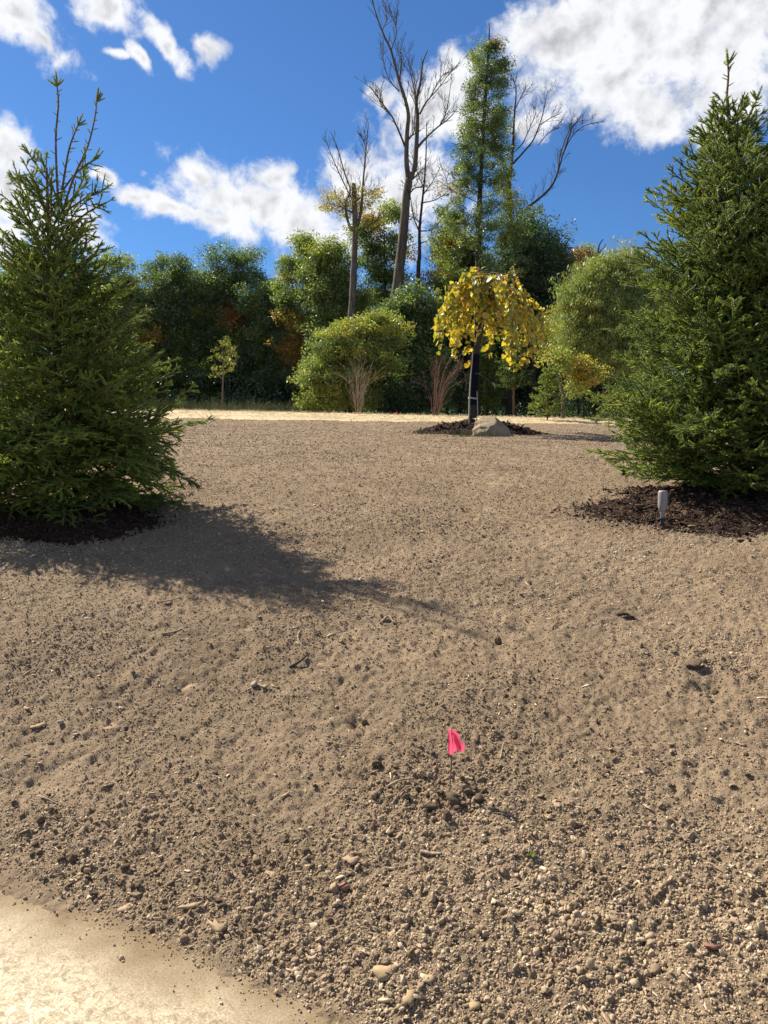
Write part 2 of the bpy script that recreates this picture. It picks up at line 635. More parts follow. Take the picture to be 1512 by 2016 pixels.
def soil_mat(name, inst=False):
    m, t, b, o = material(name)
    if inst:
        at_ = t.n('ShaderNodeAttribute', attribute_type='INSTANCER', attribute_name='tint')
        tc = t.n('ShaderNodeTexCoord').outputs['Object']
        f = t.math('ADD', at_.outputs['Fac'], t.math('MULTIPLY', t.math('SUBTRACT', t.noise(tc, 2.5, 3, 0.6).outputs[0], 0.5), 0.35), clamp=True)
        col = t.ramp(f, [(0.0, (0.11, 0.080, 0.052)), (0.35, (0.225, 0.168, 0.111)), (0.6, (0.335, 0.254, 0.169)), (0.85, (0.43, 0.34, 0.235)), (1.0, (0.52, 0.44, 0.32))])
        bs, bd, bst = 5.0, 0.0012, 0.5
    else:
        tc = t.n('ShaderNodeTexCoord').outputs['Object']
        a = t.noise(tc, 1.1, 4, 0.6).outputs[0]
        c = t.noise(tc, 42.0, 5, 0.7).outputs[0]
        e = t.noise(tc, 8.0, 4, 0.6).outputs[0]
        f = t.math('ADD', t.math('MULTIPLY', a, 0.40), t.math('ADD', t.math('MULTIPLY', c, 0.40), t.math('MULTIPLY', e, 0.30)))
        col = t.ramp(f, [(0.30, (0.098, 0.072, 0.047)), (0.48, (0.178, 0.132, 0.087)), (0.62, (0.24, 0.180, 0.120)), (0.80, (0.34, 0.264, 0.18))])
        bs, bd, bst = 55.0, 0.02, 0.75
    t.l(col, b.inputs['Base Color'])
    b.inputs['Roughness'].default_value = 0.97
    b.inputs['Specular IOR Level'].default_value = 0.12
    bp = t.n('ShaderNodeBump')
    bp.inputs['Strength'].default_value = bst
    bp.inputs['Distance'].default_value = bd
    t.l(t.noise(tc, bs, 6, 0.72).outputs[0], bp.inputs['Height'])
    t.l(bp.outputs[0], b.inputs['Normal'])
    return m


M_SOIL = soil_mat('bare_soil')
M_CLOD = soil_mat('soil_clod', True)


def mulch_mat(name, inst):
    m, t, b, o = material(name)
    if inst:
        f = t.n('ShaderNodeAttribute', attribute_type='INSTANCER', attribute_name='tint').outputs['Fac']
    else:
        f = t.noise(t.n('ShaderNodeTexCoord').outputs['Object'], 30, 5, 0.7).outputs[0]
    t.l(t.ramp(f, [(0.1, (0.020, 0.012, 0.009)), (0.5, (0.050, 0.030, 0.021)), (0.85, (0.115, 0.072, 0.048)), (1.0, (0.22, 0.16, 0.11))]), b.inputs['Base Color'])
    b.inputs['Roughness'].default_value = 0.9
    b.inputs['Specular IOR Level'].default_value = 0.15
    if not inst:
        bp = t.n('ShaderNodeBump')
        bp.inputs['Strength'].default_value = 1.0
        bp.inputs['Distance'].default_value = 0.05
        t.l(t.noise(t.n('ShaderNodeTexCoord').outputs['Object'], 34, 6, 0.75, 0.8).outputs[0], bp.inputs['Height'])
        t.l(bp.outputs[0], b.inputs['Normal'])
    return m


M_MULCH = mulch_mat('mulch', False)
M_MULCH_CHIP = mulch_mat('mulch_chip', True)


# ------------------------------------------------------------------ ground
def build_ground():
    ys = [-40, -25, -14, -8, -4, -2, -1, -0.4, 0, 0.3]
    y = 0.5
    while y < 900:
        ys.append(y)
        k = 0.0036 if y < 9 else (0.010 if y < 32 else 0.05)
        y += max(0.009, y * k) if y > 1.2 else 0.06
    ys = np.array(ys)
    core = np.linspace(-0.62, 0.62, 560)
    side = np.array([0.66, 0.72, 0.8, 0.95, 1.2, 1.6, 2.2, 3.2, 5])
    us = np.concatenate([-side[::-1], core, side])
    U, Y = np.meshgrid(us, ys)
    X = U * (np.maximum(Y, 0) + 0.5 + np.maximum(-Y, 0) * 0.5)
    Z = land(X, Y)
    nr, nc = X.shape
    V = np.stack([X, Y, Z], -1).reshape(-1, 3)
    i = (np.arange(nr - 1)[:, None] * nc + np.arange(nc - 1)[None, :]).reshape(-1)
    Q = np.stack([i, i + 1, i + nc + 1, i + nc], 1)
    o = link('ground', np_mesh('ground', V, [Q], [M_SOIL], True))
    tag(o, 'bare raked brown soil rising from the patio to the wood', kind='structure')


build_ground()


def build_patio():
    m, t, b, o = material('sealed_concrete')
    tc = t.n('ShaderNodeTexCoord').outputs['Object']
    n = t.noise(tc, 30, 10, 0.82, 0.8).outputs[0]
    n2 = t.noise(tc, 3.0, 4, 0.6).outputs[0]
    n3 = t.noise(tc, 150, 4, 0.7).outputs[0]
    base = t.ramp(t.math('ADD', t.math('MULTIPLY', n, 0.7), t.math('MULTIPLY', n3, 0.3)), [(0.42, (0.19, 0.15, 0.09)), (0.48, (0.32, 0.26, 0.165)), (0.515, (0.42, 0.355, 0.24)), (0.56, (0.60, 0.53, 0.39))])
    # soil dust carried out over the slab's edge (edge runs along local x)
    sep = t.n('ShaderNodeSeparateXYZ')
    t.l(tc, sep.inputs[0])
    e = t.math('ADD', sep.outputs['Y'], t.math('MULTIPLY', t.math('SUBTRACT', n2, 0.5), 0.5))
    e = t.math('ADD', e, t.math('MULTIPLY', t.math('SUBTRACT', n, 0.5), 0.9))
    dust = t.maprange(e, -0.44, 0.06)
    col = t.mix(dust, base, (0.150, 0.106, 0.062, 1))
    t.l(col, b.inputs['Base Color'])
    t.l(t.maprange(t.math('ADD', dust, t.math('MULTIPLY', n, 0.3)), 0.0, 1.0, 0.40, 0.9), b.inputs['Roughness'])
    t.l(t.maprange(dust, 0.0, 0.8, 0.5, 0.05), b.inputs['Specular IOR Level'])
    bp = t.n('ShaderNodeBump')
    bp.inputs['Strength'].default_value = 0.35
    bp.inputs['Distance'].default_value = 0.006
    t.l(t.noise(tc, 45, 7, 0.75).outputs[0], bp.inputs['Height'])
    t.l(bp.outputs[0], b.inputs['Normal'])
    # slab with an eased edge; local y is measured from the edge line
    g = Geo()
    prof = [(-4.0, 0.0), (-0.02, 0.0), (-0.006, -0.004), (0.0, -0.014), (0.0, -0.12)]
    xs = np.linspace(-6, 6, 60)
    V = np.array([(x, y, z) for (y, z) in prof for x in xs])
    n_ = len(xs)
    i = (np.arange(len(prof) - 1)[:, None] * n_ + np.arange(n_ - 1)[None]).reshape(-1)
    g.add(V, np.stack([i, i + 1, i + n_ + 1, i + n_], 1)[:, ::-1])
    ob = g.build('patio', m)
    me = ob.data
    me.flip_normals()
    ob.location = (0, 2.02, 0.002)
    ob.rotation_euler = (0, 0, math.atan(-0.54))
    tag(ob, 'dusty tan concrete patio slab at the edge of the soil', kind='structure')


build_patio()


# ------------------------------------------------------------------ soil crumbs
def clod_meshes(sub, n, mat, rough, flat, name):
    out = []
    for k in range(n):
        V, F = ico(sub)
        d = unit(7)
        h = 1 + rough * sum(np.clip(V @ d[i], -1, RNG.uniform(0.1, 0.7)) for i in range(7)) / 2.5
        V = V * h[:, None]
        for _ in range(7):
            q = unit(1)[0]
            V = V - np.clip(V @ q - RNG.uniform(0.5, 0.95), 0, None)[:, None] * q * 0.95
        h = (1 + RNG.normal(size=len(V)) * (0.10 if flat else 0.05))
        V = V * h[:, None] * np.array([1, RNG.uniform(0.7, 1.0), RNG.uniform(0.55, 0.9)])
        out.append(np_mesh(name, V, [F], [mat], not flat))
    return out


G_CLOD = scatter_group('clod_scatter', clod_meshes(1, 7, M_CLOD, 0.5, True, 'clod'))
G_CLOD_FINE = scatter_group('clod_fine_scatter', clod_meshes(2, 8, M_CLOD, 0.55, True, 'clod_fine'))


def fan_points(n, y0, y1, half=0.60):
    y = np.exp(RNG.uniform(math.log(y0), math.log(y1), n))
    x = RNG.uniform(-half, half, n) * (y + 0.3)
    return x, y


SPOTS = [(ground_at(880, 1570), 0.34, 1.5), (ground_at(430, 1790), 0.45, 1.2), (ground_at(1000, 1800), 0.5, 0.7), (ground_at(60, 1640), 0.4, 0.9), (ground_at(150, 1240), 0.5, 0.6),
         (ground_at(1370, 1300), 0.4, 0.8), (ground_at(1350, 1700), 0.7, 0.5), (ground_at(250, 1700), 0.3, 0.7), (ground_at(700, 1600), 0.5, 0.6)]


def coarse(x, y):
    c = 0.50 + 0.10 * smooth(3.0, 4.0, y) + 1.4 * fbm(x * 1.6, y * 1.6, 91, 3)
    for (p, r, a) in SPOTS:
        c = c + a * np.exp(-((x - p.x) ** 2 + (y - p.y) ** 2) / (r * r))
    for (cx, cy, r, dp) in DENTS:
        c = c - 0.8 * np.exp(-((x - cx) ** 2 + (y - cy) ** 2) / (r * r * 1.6))
    return np.clip(c, 0.02, 2.0)


def edge_s(x, y):
    return (y - (2.02 - 0.54 * x)) * 0.88


def build_crumbs():
    # fine crumbs everywhere
    x, y = fan_points(440000, 1.65, 30)
    s = edge_s(x, y)
    c = coarse(x, y)
    keep = (RNG.uniform(size=len(x)) < np.clip(0.48 + 0.45 * c, 0, 1)) & (s > RNG.exponential(0.035, len(x)) * -1.0 - 0.03) & ((y < 20.5) | (RNG.uniform(size=len(x)) < 0.4))
    x, y, c = x[keep], y[keep], c[keep]
    n = len(x)
    base = 0.0024 * np.exp(RNG.normal(0, 0.42, n)) * (0.75 + 0.45 * c)
    r = np.maximum(base, np.interp(y, [2, 4, 7, 11, 18], [0.0009, 0.00095, 0.0008, 0.0005, 0.0004]) * y * np.exp(RNG.normal(0, 0.3, n)))
    z = np.where(edge_s(x, y) < 0.0, np.maximum(land(x, y), 0.003), land(x, y)) + r * RNG.uniform(-0.45, 0.5, n)
    tint = np.clip(RNG.normal(0.58, 0.16, n) + 0.5 * fbm(x * 0.8, y * 0.8, 44, 3) + (RNG.uniform(size=n) > 0.985) * 0.45, 0, 1)  # paler than the soil between them, lit tops painted into the colour
    o = scatter('soil_crumbs', G_CLOD, np.stack([x, y, z], 1), RNG.uniform(0, 6.28, (n, 3)), r[:, None] * RNG.uniform(0.6, 1.45, (n, 3)), tint)
    tag(o, 'fine dry soil crumbs covering the bare ground', kind='stuff')
    # the finest grit, farther up the slope
    x, y = fan_points(170000, 7.5, 24)
    n = len(x)
    r = 0.00048 * y * np.exp(RNG.normal(0, 0.35, n))
    tint = np.clip(RNG.normal(0.58, 0.13, n), 0, 1)
    o = scatter('soil_grit', G_CLOD, np.stack([x, y, land(x, y) + r * RNG.uniform(-0.5, 0.2, n)], 1), RNG.uniform(0, 6.28, (n, 3)), r[:, None] * RNG.uniform(0.8, 1.25, (n, 3)), tint)
    tag(o, 'fine grit on the upper slope of bare soil', kind='stuff')
    # coarser clods, in patches
    x, y = fan_points(85000, 1.65, 16)
    c = coarse(x, y)
    s = edge_s(x, y)
    keep = (RNG.uniform(size=len(x)) < np.clip(0.52 * (c - 0.18), 0.05, 1)) & (s > -0.03)
    x, y, c = x[keep], y[keep], c[keep]
    n = len(x)
    r = 0.0049 * np.exp(RNG.normal(0, 0.42, n)) * (0.7 + 0.35 * c)
    r = np.clip(np.maximum(r, 0.001 * y), 0, 0.018)
    z = land(x, y) + r * RNG.uniform(-0.55, 0.4, n)
    tint = np.clip(RNG.normal(0.43, 0.15, n) + 0.5 * fbm(x * 0.8, y * 0.8, 44, 3) + (RNG.uniform(size=n) > 0.988) * 0.4, 0, 1)
    o = scatter('soil_clods', G_CLOD_FINE, np.stack([x, y, z], 1), RNG.uniform(0, 6.28, (n, 3)), r[:, None] * RNG.uniform(0.6, 1.5, (n, 3)), tint)
    tag(o, 'coarser dry soil clods lying in patches', kind='stuff')


build_crumbs()


def straw_meshes(mat, n, ln, r, bend):
    out = []
    for k in range(n):
        g = Geo()
        t = np.linspace(-0.5, 0.5, 6)
        P = np.stack([t * ln, bend * ln * (t * t - 0.1) * RNG.uniform(-1, 1) + 0 * t, bend * 0.4 * ln * RNG.uniform(-1, 1) * np.sin(t * 5)], 1)
        g.tube(P, r * (1 - 0.5 * np.abs(t)), 4)
        out.append(g.mesh('straw_bit', [mat]))
    return out


def chip_meshes(mat, n):
    out = []
    for k in range(n):
        g = Geo()
        a = RNG.uniform(0.2, 0.45)
        V = []
        for sx in (-0.5, -0.15, 0.2, 0.5):
            w = a * (0.35 if abs(sx) == 0.5 else 1) * RNG.uniform(0.7, 1.2)
            b = RNG.uniform(-0.06, 0.06)
            V += [(sx, -w / 2 + b, 0.05 * RNG.uniform(-1, 1)), (sx, w / 2 + b, 0.05 * RNG.uniform(-1, 1)), (sx, w / 2 * 0.8 + b, 0.10 + 0.03 * RNG.uniform(-1, 1)), (sx, -w / 2 * 0.8 + b, 0.10 + 0.03 * RNG.uniform(-1, 1))]
        F = []
        for i in range(3):
            for j in range(4):
                F.append((i * 4 + j, i * 4 + (j + 1) % 4, i * 4 + 4 + (j + 1) % 4, i * 4 + 4 + j))
        F += [(3, 2, 1, 0), (12, 13, 14, 15)]
        g.add(V, F)
        out.append(g.mesh('chip', [mat], False))
    return out


M_STRAW = leaf_mat('straw', [(0.0, (0.17, 0.115, 0.06)), (0.5, (0.36, 0.27, 0.15)), (1.0, (0.60, 0.50, 0.31))], 0.1, 0.06, (1, 1, 1), 0.3)
G_STRAW = scatter_group('straw_scatter', straw_meshes(M_STRAW, 6, 1.0, 0.014, 0.9))
M_CHIPS = leaf_mat('chips', [(0.0, (0.11, 0.07, 0.04)), (0.5, (0.30, 0.215, 0.13)), (1.0, (0.55, 0.45, 0.31))], 0.0, 0.04, (1, 1, 1), 0.2)
G_CHIP = scatter_group('chip_scatter', chip_meshes(M_CHIPS, 7))
G_MCHIP = scatter_group('mulch_scatter', chip_meshes(M_MULCH_CHIP, 7))


def build_litter():
    x, y = fan_points(5200, 1.7, 16)
    keep = (edge_s(x, y) > 0.0) & (RNG.uniform(size=len(x)) < 0.35 + 0.5 * coarse(x, y))
    x, y = x[keep], y[keep]
    n = len(x)
    L = 0.024 * np.exp(RNG.normal(0, 0.6, n)) * (0.8 + 0.05 * y)
    L = np.clip(L, 0.012, 0.13)
    th = np.maximum(L * RNG.uniform(0.5, 1.3, n), 0.03 + 0.004 * y)
    P = np.stack([x, y, land(x, y) + 0.004 + 0.05 * L], 1)
    R = np.stack([RNG.uniform(0, 6.28, n), RNG.normal(0, 0.22, n), RNG.uniform(0, 6.28, n)], 1)
    o = scatter('straw_litter', G_STRAW, P, R, np.stack([L, L, th], 1) * np.array([1, 1, 1]), np.clip(RNG.normal(0.55, 0.25, n), 0, 1))
    tag(o, 'short dry stems and roots mixed into the soil', kind='stuff')
    x, y = fan_points(4200, 1.7, 16)
    keep = (edge_s(x, y) > 0.0) & (RNG.uniform(size=len(x)) < 0.3 + 0.5 * coarse(x, y))
    x, y = x[keep], y[keep]
    n = len(x)
    L = np.clip(0.016 * np.exp(RNG.normal(0, 0.5, n)) * (0.8 + 0.08 * y), 0.009, 0.06)
    P = np.stack([x, y, land(x, y) + 0.003], 1)
    R = np.stack([RNG.normal(0, 0.3, n), RNG.normal(0, 0.3, n), RNG.uniform(0, 6.28, n)], 1)
    o = scatter('bark_litter', G_CHIP, P, R, L[:, None] * RNG.uniform(0.7, 1.3, (n, 3)), np.clip(RNG.normal(0.5, 0.25, n), 0, 1))
    tag(o, 'small bark and wood flakes mixed into the soil', kind='stuff')


build_litter()


# ------------------------------------------------------------------ mulch mounds
def mound(name, label, cx, cy, rx, ry, h, nchips, size, seed, reddish=0.0):
    a = np.linspace(0, 2 * math.pi, 72, endpoint=False)
    rr = np.linspace(0, 1, 22)
    wob = 1 + 0.34 * fbm(np.cos(a) * 1.7 + seed, np.sin(a) * 1.7, seed, 5, 0.65)
    V, idx = [], []
    X = cx + rx * wob[None] * rr[:, None] * np.cos(a)[None]
    Y = cy + ry * wob[None] * rr[:, None] * np.sin(a)[None]
    Z0 = land(X, Y)
    hgt = h * (1 - rr[:, None] ** 2) ** 1.2 * (1 + 0.8 * fbm(X * 2.5, Y * 2.5, seed + 5, 3)) + 0.05 * fbm(X * 9, Y * 9, seed + 8, 2) * (1 - rr[:, None] ** 4)
    Z = Z0 + hgt - 0.02 * smooth(0.9, 1.0, rr)[:, None]
    V = np.stack([X, Y, Z], -1).reshape(-1, 3)
    n = len(a)
    i = (np.arange(len(rr) - 1)[:, None] * n + np.arange(n)[None]).reshape(-1)
    j = (np.arange(len(rr) - 1)[:, None] * n + (np.arange(n)[None] + 1) % n).reshape(-1)
    root = thing(name, label, 'mulch bed', (cx, cy, lz(cx, cy)))
    V = V - np.array(root.location)
    link('mulch_mound', np_mesh('mulch_mound', V, [np.stack([i, i + n, j + n, j], 1)], [M_MULCH], True), root)
    t = RNG.uniform(0, 2 * math.pi, nchips)
    q = np.sqrt(RNG.uniform(0, 1, nchips)) * 0.98 + np.clip(RNG.normal(0, 0.09, nchips), -0.1, 0.4)
    w = np.interp(t, np.append(a, 2 * math.pi), np.append(wob, wob[0]))
    x = cx + rx * w * q * np.cos(t)
    y = cy + ry * w * q * np.sin(t)
    hg = h * np.clip(1 - q ** 2, 0, 1) ** 1.2 * (1 + 0.8 * fbm(x * 2.5, y * 2.5, seed + 5, 3)) + 0.05 * fbm(x * 9, y * 9, seed + 8, 2) * np.clip(1 - q ** 4, 0, 1)
    z = land(x, y) + hg + 0.002
    S = size * np.exp(RNG.normal(0, 0.45, nchips))
    o = scatter('bark_chips', G_MCHIP, np.stack([x, y, z], 1), np.stack([RNG.normal(0, 0.5, nchips), RNG.normal(0, 0.5, nchips), RNG.uniform(0, 6.28, nchips)], 1),
                S[:, None] * RNG.uniform(0.7, 1.4, (nchips, 3)), np.clip(RNG.normal(0.42 + reddish, 0.24, nchips), 0, 1), root)
    return root


SPL = Vector((-3.24, 7.7, 0))
SPR = Vector((3.78, 8.3, 0))
mound('mulch_bed', 'dark shaded mulch bed under the tall open spruce', SPL.x + 0.1, SPL.y - 0.35, 1.05, 0.90, 0.12, 9000, 0.022, 3)
mound('mulch_bed', 'dark brown mulch bed under the dense spruce, spotlight at its edge', SPR.x + 0.1, SPR.y - 0.45, 1.70, 1.10, 0.16, 26000, 0.026, 9, 0.10)
WX, WY = 2.2, 19.0
mound('mulch_bed', 'low dark mulch mound around the yellow weeping tree', WX + 0.15, WY - 0.2, 1.55, 1.1, 0.24, 3500, 0.06, 14)

# ------------------------------------------------------------------ straw covered band on the crest
def build_straw():
    us = np.linspace(-1.0, 0.62, 200)
    vs = np.linspace(0, 1, 24)
    U, Vv = np.meshgrid(us, vs)

    def front(x):
        return 22.7 + 0.10 * x + 0.9 * fbm(x * 0.45, x * 0 + 2, 61, 5, 0.6)
    Yc = 24 + 0 * U
    X = U * 24
    y0 = front(X)
    y1 = 33.5 + 0.6 * fbm(X * 0.3, X * 0 + 9, 62, 3)
    Y = y0 + (y1 - y0) * Vv
    Z = land(X, Y) + 0.03 * np.clip(np.minimum(Vv, 1 - Vv) * 8, 0, 1) + 0.012 * fbm(X * 4, Y * 4, 63, 3) - 0.012 * (Vv == 0) - 0.012 * (Vv == 1)
    nr, nc = X.shape
    i = (np.arange(nr - 1)[:, None] * nc + np.arange(nc - 1)[None, :]).reshape(-1)
    m, t, b, o = material('straw_cover')
    tc = t.n('ShaderNodeTexCoord').outputs['Object']
    f = t.math('ADD', t.math('MULTIPLY', t.noise(tc, 30, 6, 0.7).outputs[0], 0.6), t.math('MULTIPLY', t.noise(tc, 1.5, 4, 0.6).outputs[0], 0.4))
    t.l(t.ramp(f, [(0.32, (0.25, 0.18, 0.09)), (0.5, (0.44, 0.345, 0.19)), (0.68, (0.60, 0.485, 0.285))]), b.inputs['Base Color'])
    b.inputs['Roughness'].default_value = 0.9
    ob = link('straw_cover', np_mesh('straw_cover', np.stack([X, Y, Z], -1).reshape(-1, 3), [np.stack([i, i + 1, i + nc + 1, i + nc], 1)], [m], True))
    tag(ob, 'pale straw spread over the crest before the wood', kind='structure')
    n = 9000
    x = RNG.uniform(-13, 9.5, n)
    y = 23.3 + 0.10 * x + RNG.uniform(0, 1, n) ** 1.2 * 10
    P = np.stack([x, y, land(x, y) + 0.04], 1)
    R = np.stack([RNG.uniform(0, 6, n), RNG.normal(0, 0.25, n), RNG.uniform(0, 6.28, n)], 1)
    L = RNG.uniform(0.10, 0.24, n)
    o = scatter('straw_blades', G_STRAW, P, R, np.stack([L, L, L * 1.2], 1), np.clip(RNG.normal(0.95, 0.1, n), 0, 1))
    tag(o, 'loose pale straw blades on the crest', kind='stuff')


build_straw()


# ------------------------------------------------------------------ spruces
def shoot_meshes(n=4, needles=58):
    """one bottle-brush shoot along +Z, length 1"""
    out = []
    for k in range(n):
        g = Geo()
        z = np.linspace(0.0, 1.0, needles) + RNG.normal(0, 0.01, needles)
        a = np.arange(needles) * 2.4 + RNG.normal(0, 0.3, needles)
        ln = (0.19 + 0.03 * RNG.normal(size=needles)) * (1 - 0.25 * z ** 4)
        fw = 0.55 + 0.9 * np.clip(z, 0, 1) ** 6 + RNG.normal(0, 0.12, needles)
        dirs = np.stack([np.cos(a), np.sin(a), fw], 1)
        dirs /= np.linalg.norm(dirs, axis=1, keepdims=True)
        base = np.stack([0 * z, 0 * z, z], 1)
        side = np.cross(dirs, np.array([0, 0, 1.0]))
        side /= np.linalg.norm(side, axis=1, keepdims=True) + 1e-9
        w = 0.024
        m = base + dirs * ln[:, None] * 0.5
        tip = base + dirs * ln[:, None]
        V = np.stack([base, m + side * w, tip, m - side * w], 1).reshape(-1, 3)
        F = np.arange(needles * 4).reshape(-1, 4)
        g.add(V, F)
        g.tube([(0, 0, 0), (0, 0, 0.5), (0, 0, 1.05)], [0.055, 0.075, 0.03], 5, False)
        # a few needles standing straight up around the bud
        me = g.mesh('needle_shoot', [M_NEEDLE], False)
        out.append(me)
    return out


G_SHOOT = scatter_group('shoot_scatter', shoot_meshes())


def spline(P, n):
    """resample a polyline smoothly (Catmull-Rom)"""
    P = np.asarray(P, float)
    if len(P) < 3:
        t = np.linspace(0, 1, n)[:, None]
        return P[0] * (1 - t) + P[-1] * t
    Q = np.vstack([2 * P[0] - P[1], P, 2 * P[-1] - P[-2]])
    s = np.linspace(0, len(P) - 1 - 1e-6, n)
    i = s.astype(int)
    t = (s - i)[:, None]
    a, b, c, d = Q[i], Q[i + 1], Q[i + 2], Q[i + 3]
    return 0.5 * ((2 * b) + (-a + c) * t + (2 * a - 5 * b + 4 * c - d) * t * t + (-a + 3 * b - 3 * c + d) * t ** 3)


class Spruce:
    def __init__(self):
        self.wood = Geo()
        self.P, self.D, self.S, self.T = [], [], [], []

    def needles(self, pts, size, tint, skip=0.0, tipflare=True):
        """set shoots end to end along a twig"""
        pts = np.asarray(pts)
        seg = np.linalg.norm(np.diff(pts, axis=0), axis=1)
        L = seg.sum()
        if L < 1e-4:
            return
        cum = np.concatenate([[0], np.cumsum(seg)])
        step = size * 0.80
        s = np.arange(L * skip, max(L - size * 0.35, L * skip + 1e-3), step)
        for q in s:
            k = min(np.searchsorted(cum, q, side='right') - 1, len(seg) - 1)
            f = (q - cum[k]) / max(seg[k], 1e-6)
            p = pts[k] * (1 - f) + pts[k + 1] * f
            d = pts[k + 1] - pts[k]
            d = d / (np.linalg.norm(d) + 1e-9)
            self.P.append(p)
            self.D.append(d + RNG.normal(0, 0.07, 3))
            self.S.append(size * RNG.uniform(0.85, 1.15))
            self.T.append(tint + RNG.normal(0, 0.10) + 0.22 * (q / L - 0.5))
        if tipflare:          # the fan of buds at a twig's end
            p = pts[-1]
            d = pts[-1] - pts[-2]
            d = d / (np.linalg.norm(d) + 1e-9)
            for k in range(RNG.integers(2, 4)):
                e = d + RNG.normal(0, 0.55, 3)
                self.P.append(p - d * size * 0.3)
                self.D.append(e)
                self.S.append(size * RNG.uniform(0.55, 0.8))
                self.T.append(tint + 0.15)

    def bough(self, base, az, L, rise0, rise1, dens, size, tint, droop=0.0):
        n = max(5, int(L / 0.12))
        s = np.linspace(0, 1, n)
        out = np.array([math.cos(az), math.sin(az), 0])
        lat = np.array([-math.sin(az), math.cos(az), 0])
        ang = rise0 + (rise1 - rise0) * s ** 1.4
        step = L / (n - 1)
        dr = np.cos(ang)[:, None] * out + np.sin(ang)[:, None] * np.array([0, 0, 1.0])
        sw = RNG.normal(0, 0.10)
        dr = dr + lat * (sw * s[:, None])
        P = base + np.vstack([[0, 0, 0], np.cumsum(dr[:-1] * step, axis=0)])
        P = P + RNG.normal(0, 0.008, P.shape) * s[:, None]
        r0 = 0.0035 + 0.006 * L
        self.wood.tube(P, np.linspace(r0, 0.0028, n), 5, False)
        self.needles(P, size, tint, 0.35 if L > 0.5 else 0.1)
        # side twigs
        sp = dens
        k = 0
        q = max(0.16 * L, 0.06)
        while q < L * 0.97:
            f = q / L * (n - 1)
            i = min(int(f), n - 2)
            p = P[i] * (1 - (f - i)) + P[i + 1] * (f - i)
            d = P[i + 1] - P[i]
            d = d / np.linalg.norm(d)
            side = 1 if k % 2 else -1
            tl = (0.50 * (L - q) + 0.05) * RNG.uniform(0.65, 1.1)
            tl = min(tl, 0.62)
            if q < 0.35 * L:
                tl *= 0.5 + q / (0.7 * L)
            lat2 = np.cross(d, np.array([0, 0, 1.0]))
            lat2 /= np.linalg.norm(lat2) + 1e-9
            e = d * RNG.uniform(0.5, 0.9) + side * lat2 * RNG.uniform(0.6, 0.95) + np.array([0, 0, RNG.normal(0.05, 0.28)])
            e /= np.linalg.norm(e)
            m = max(4, int(tl / 0.07))
            u = np.linspace(0, 1, m)[:, None]
            tw = p + e * tl * u + np.array([0, 0, 1.0]) * (0.12 * tl * u * u - droop * tl * u * u) + RNG.normal(0, 0.006, (m, 3)) * u
            self.wood.tube(tw, np.linspace(0.0035, 0.0018, m), 3, False)
            self.needles(tw, size, tint + RNG.normal(0, 0.1), 0.12)
            if tl > 0.17:     # and theirs
                for w in np.arange(0.25, 0.9, 0.085 / tl * 0.95):
                    ii = min(int(w * (m - 1)), m - 2)
                    pp = tw[ii] + (tw[ii + 1] - tw[ii]) * (w * (m - 1) - ii)
                    sg = RNG.choice([-1, 1])
                    l2 = np.cross(e, np.array([0, 0, 1.0]))
                    l2 /= np.linalg.norm(l2) + 1e-9
                    e2 = e * 0.8 + sg * l2 * 0.75 + np.array([0, 0, RNG.normal(0.08, 0.3)])
                    e2 /= np.linalg.norm(e2)
                    t2 = (0.45 * tl * (1 - w) + 0.05) * RNG.uniform(0.7, 1.2)
                    tw2 = np.stack([pp, pp + e2 * t2 * 0.5, pp + e2 * t2 + np.array([0, 0, 0.06 * t2 - droop * t2 * 0.5])])
                    self.needles(tw2, size * 0.92, tint + RNG.normal(0, 0.1), 0.05, RNG.uniform() < 0.4)
            q += sp * RNG.uniform(0.7, 1.3)
            k += 1
        return P

    def leader(self, P, r0, r1, size, tint, tuft=True, sparse=0.075):
        """a bare young top shoot with short side shoots and a star of buds"""
        P = spline(P, 24)
        self.wood.tube(P, np.linspace(r0, r1, len(P)), 6)
        L = np.linalg.norm(np.diff(P, axis=0), axis=1).sum()
        q = 0.05
        while q < L - 0.04:
            f = q / L * (len(P) - 1)
            i = int(f)
            d = P[i + 1] - P[i]
            d /= np.linalg.norm(d)
            o = unit(1)[0]
            o -= d * (o @ d)
            o /= np.linalg.norm(o) + 1e-9
            self.P.append(P[i] + o * r1 * 0.5)
            self.D.append(o * 0.85 + d * 0.55)
            self.S.append(size * RNG.uniform(0.45, 0.85))
            self.T.append(tint + RNG.normal(0, 0.1))
            q += sparse * RNG.uniform(0.4, 1.5)
        if tuft:
            d = P[-1] - P[-2]
            d /= np.linalg.norm(d)
            for k in range(6):
                o = unit(1)[0]
                o -= d * (o @ d)
                self.P.append(P[-1] - d * 0.01)
                self.D.append(d * (1.5 if k == 0 else 0.75) + o * (0.05 if k == 0 else 0.9))
                self.S.append(size * (1.45 if k == 0 else RNG.uniform(0.9, 1.2)))
                self.T.append(tint + 0.05)

    def finish(self, root, trunk_pts, trunk_r, prune=None):
        g = Geo()
        g.tube(trunk_pts, trunk_r, 10, True, 0.04)
        g.build('trunk', M_BARK_SPRUCE, root)
        w = self.wood.build('boughs', M_BARK_SPRUCE, root)
        w['kind'] = 'stuff'
        P = np.array(self.P)
        D = np.array(self.D)
        S = np.array(self.S)
        T = np.clip(np.array(self.T), 0, 1)
        gz = land0(P[:, 0], P[:, 1]) + 0.02
        k = P[:, 2] > gz
        P, D, S, T = P[k], D[k], S[k], T[k]
        sc = np.stack([S * RNG.uniform(0.9, 1.15, len(S)), S * RNG.uniform(0.9, 1.15, len(S)), S], 1)
        scatter('needle_shoots', G_SHOOT, P, euler_from_dirs(D), sc, T, root)
        return len(P)


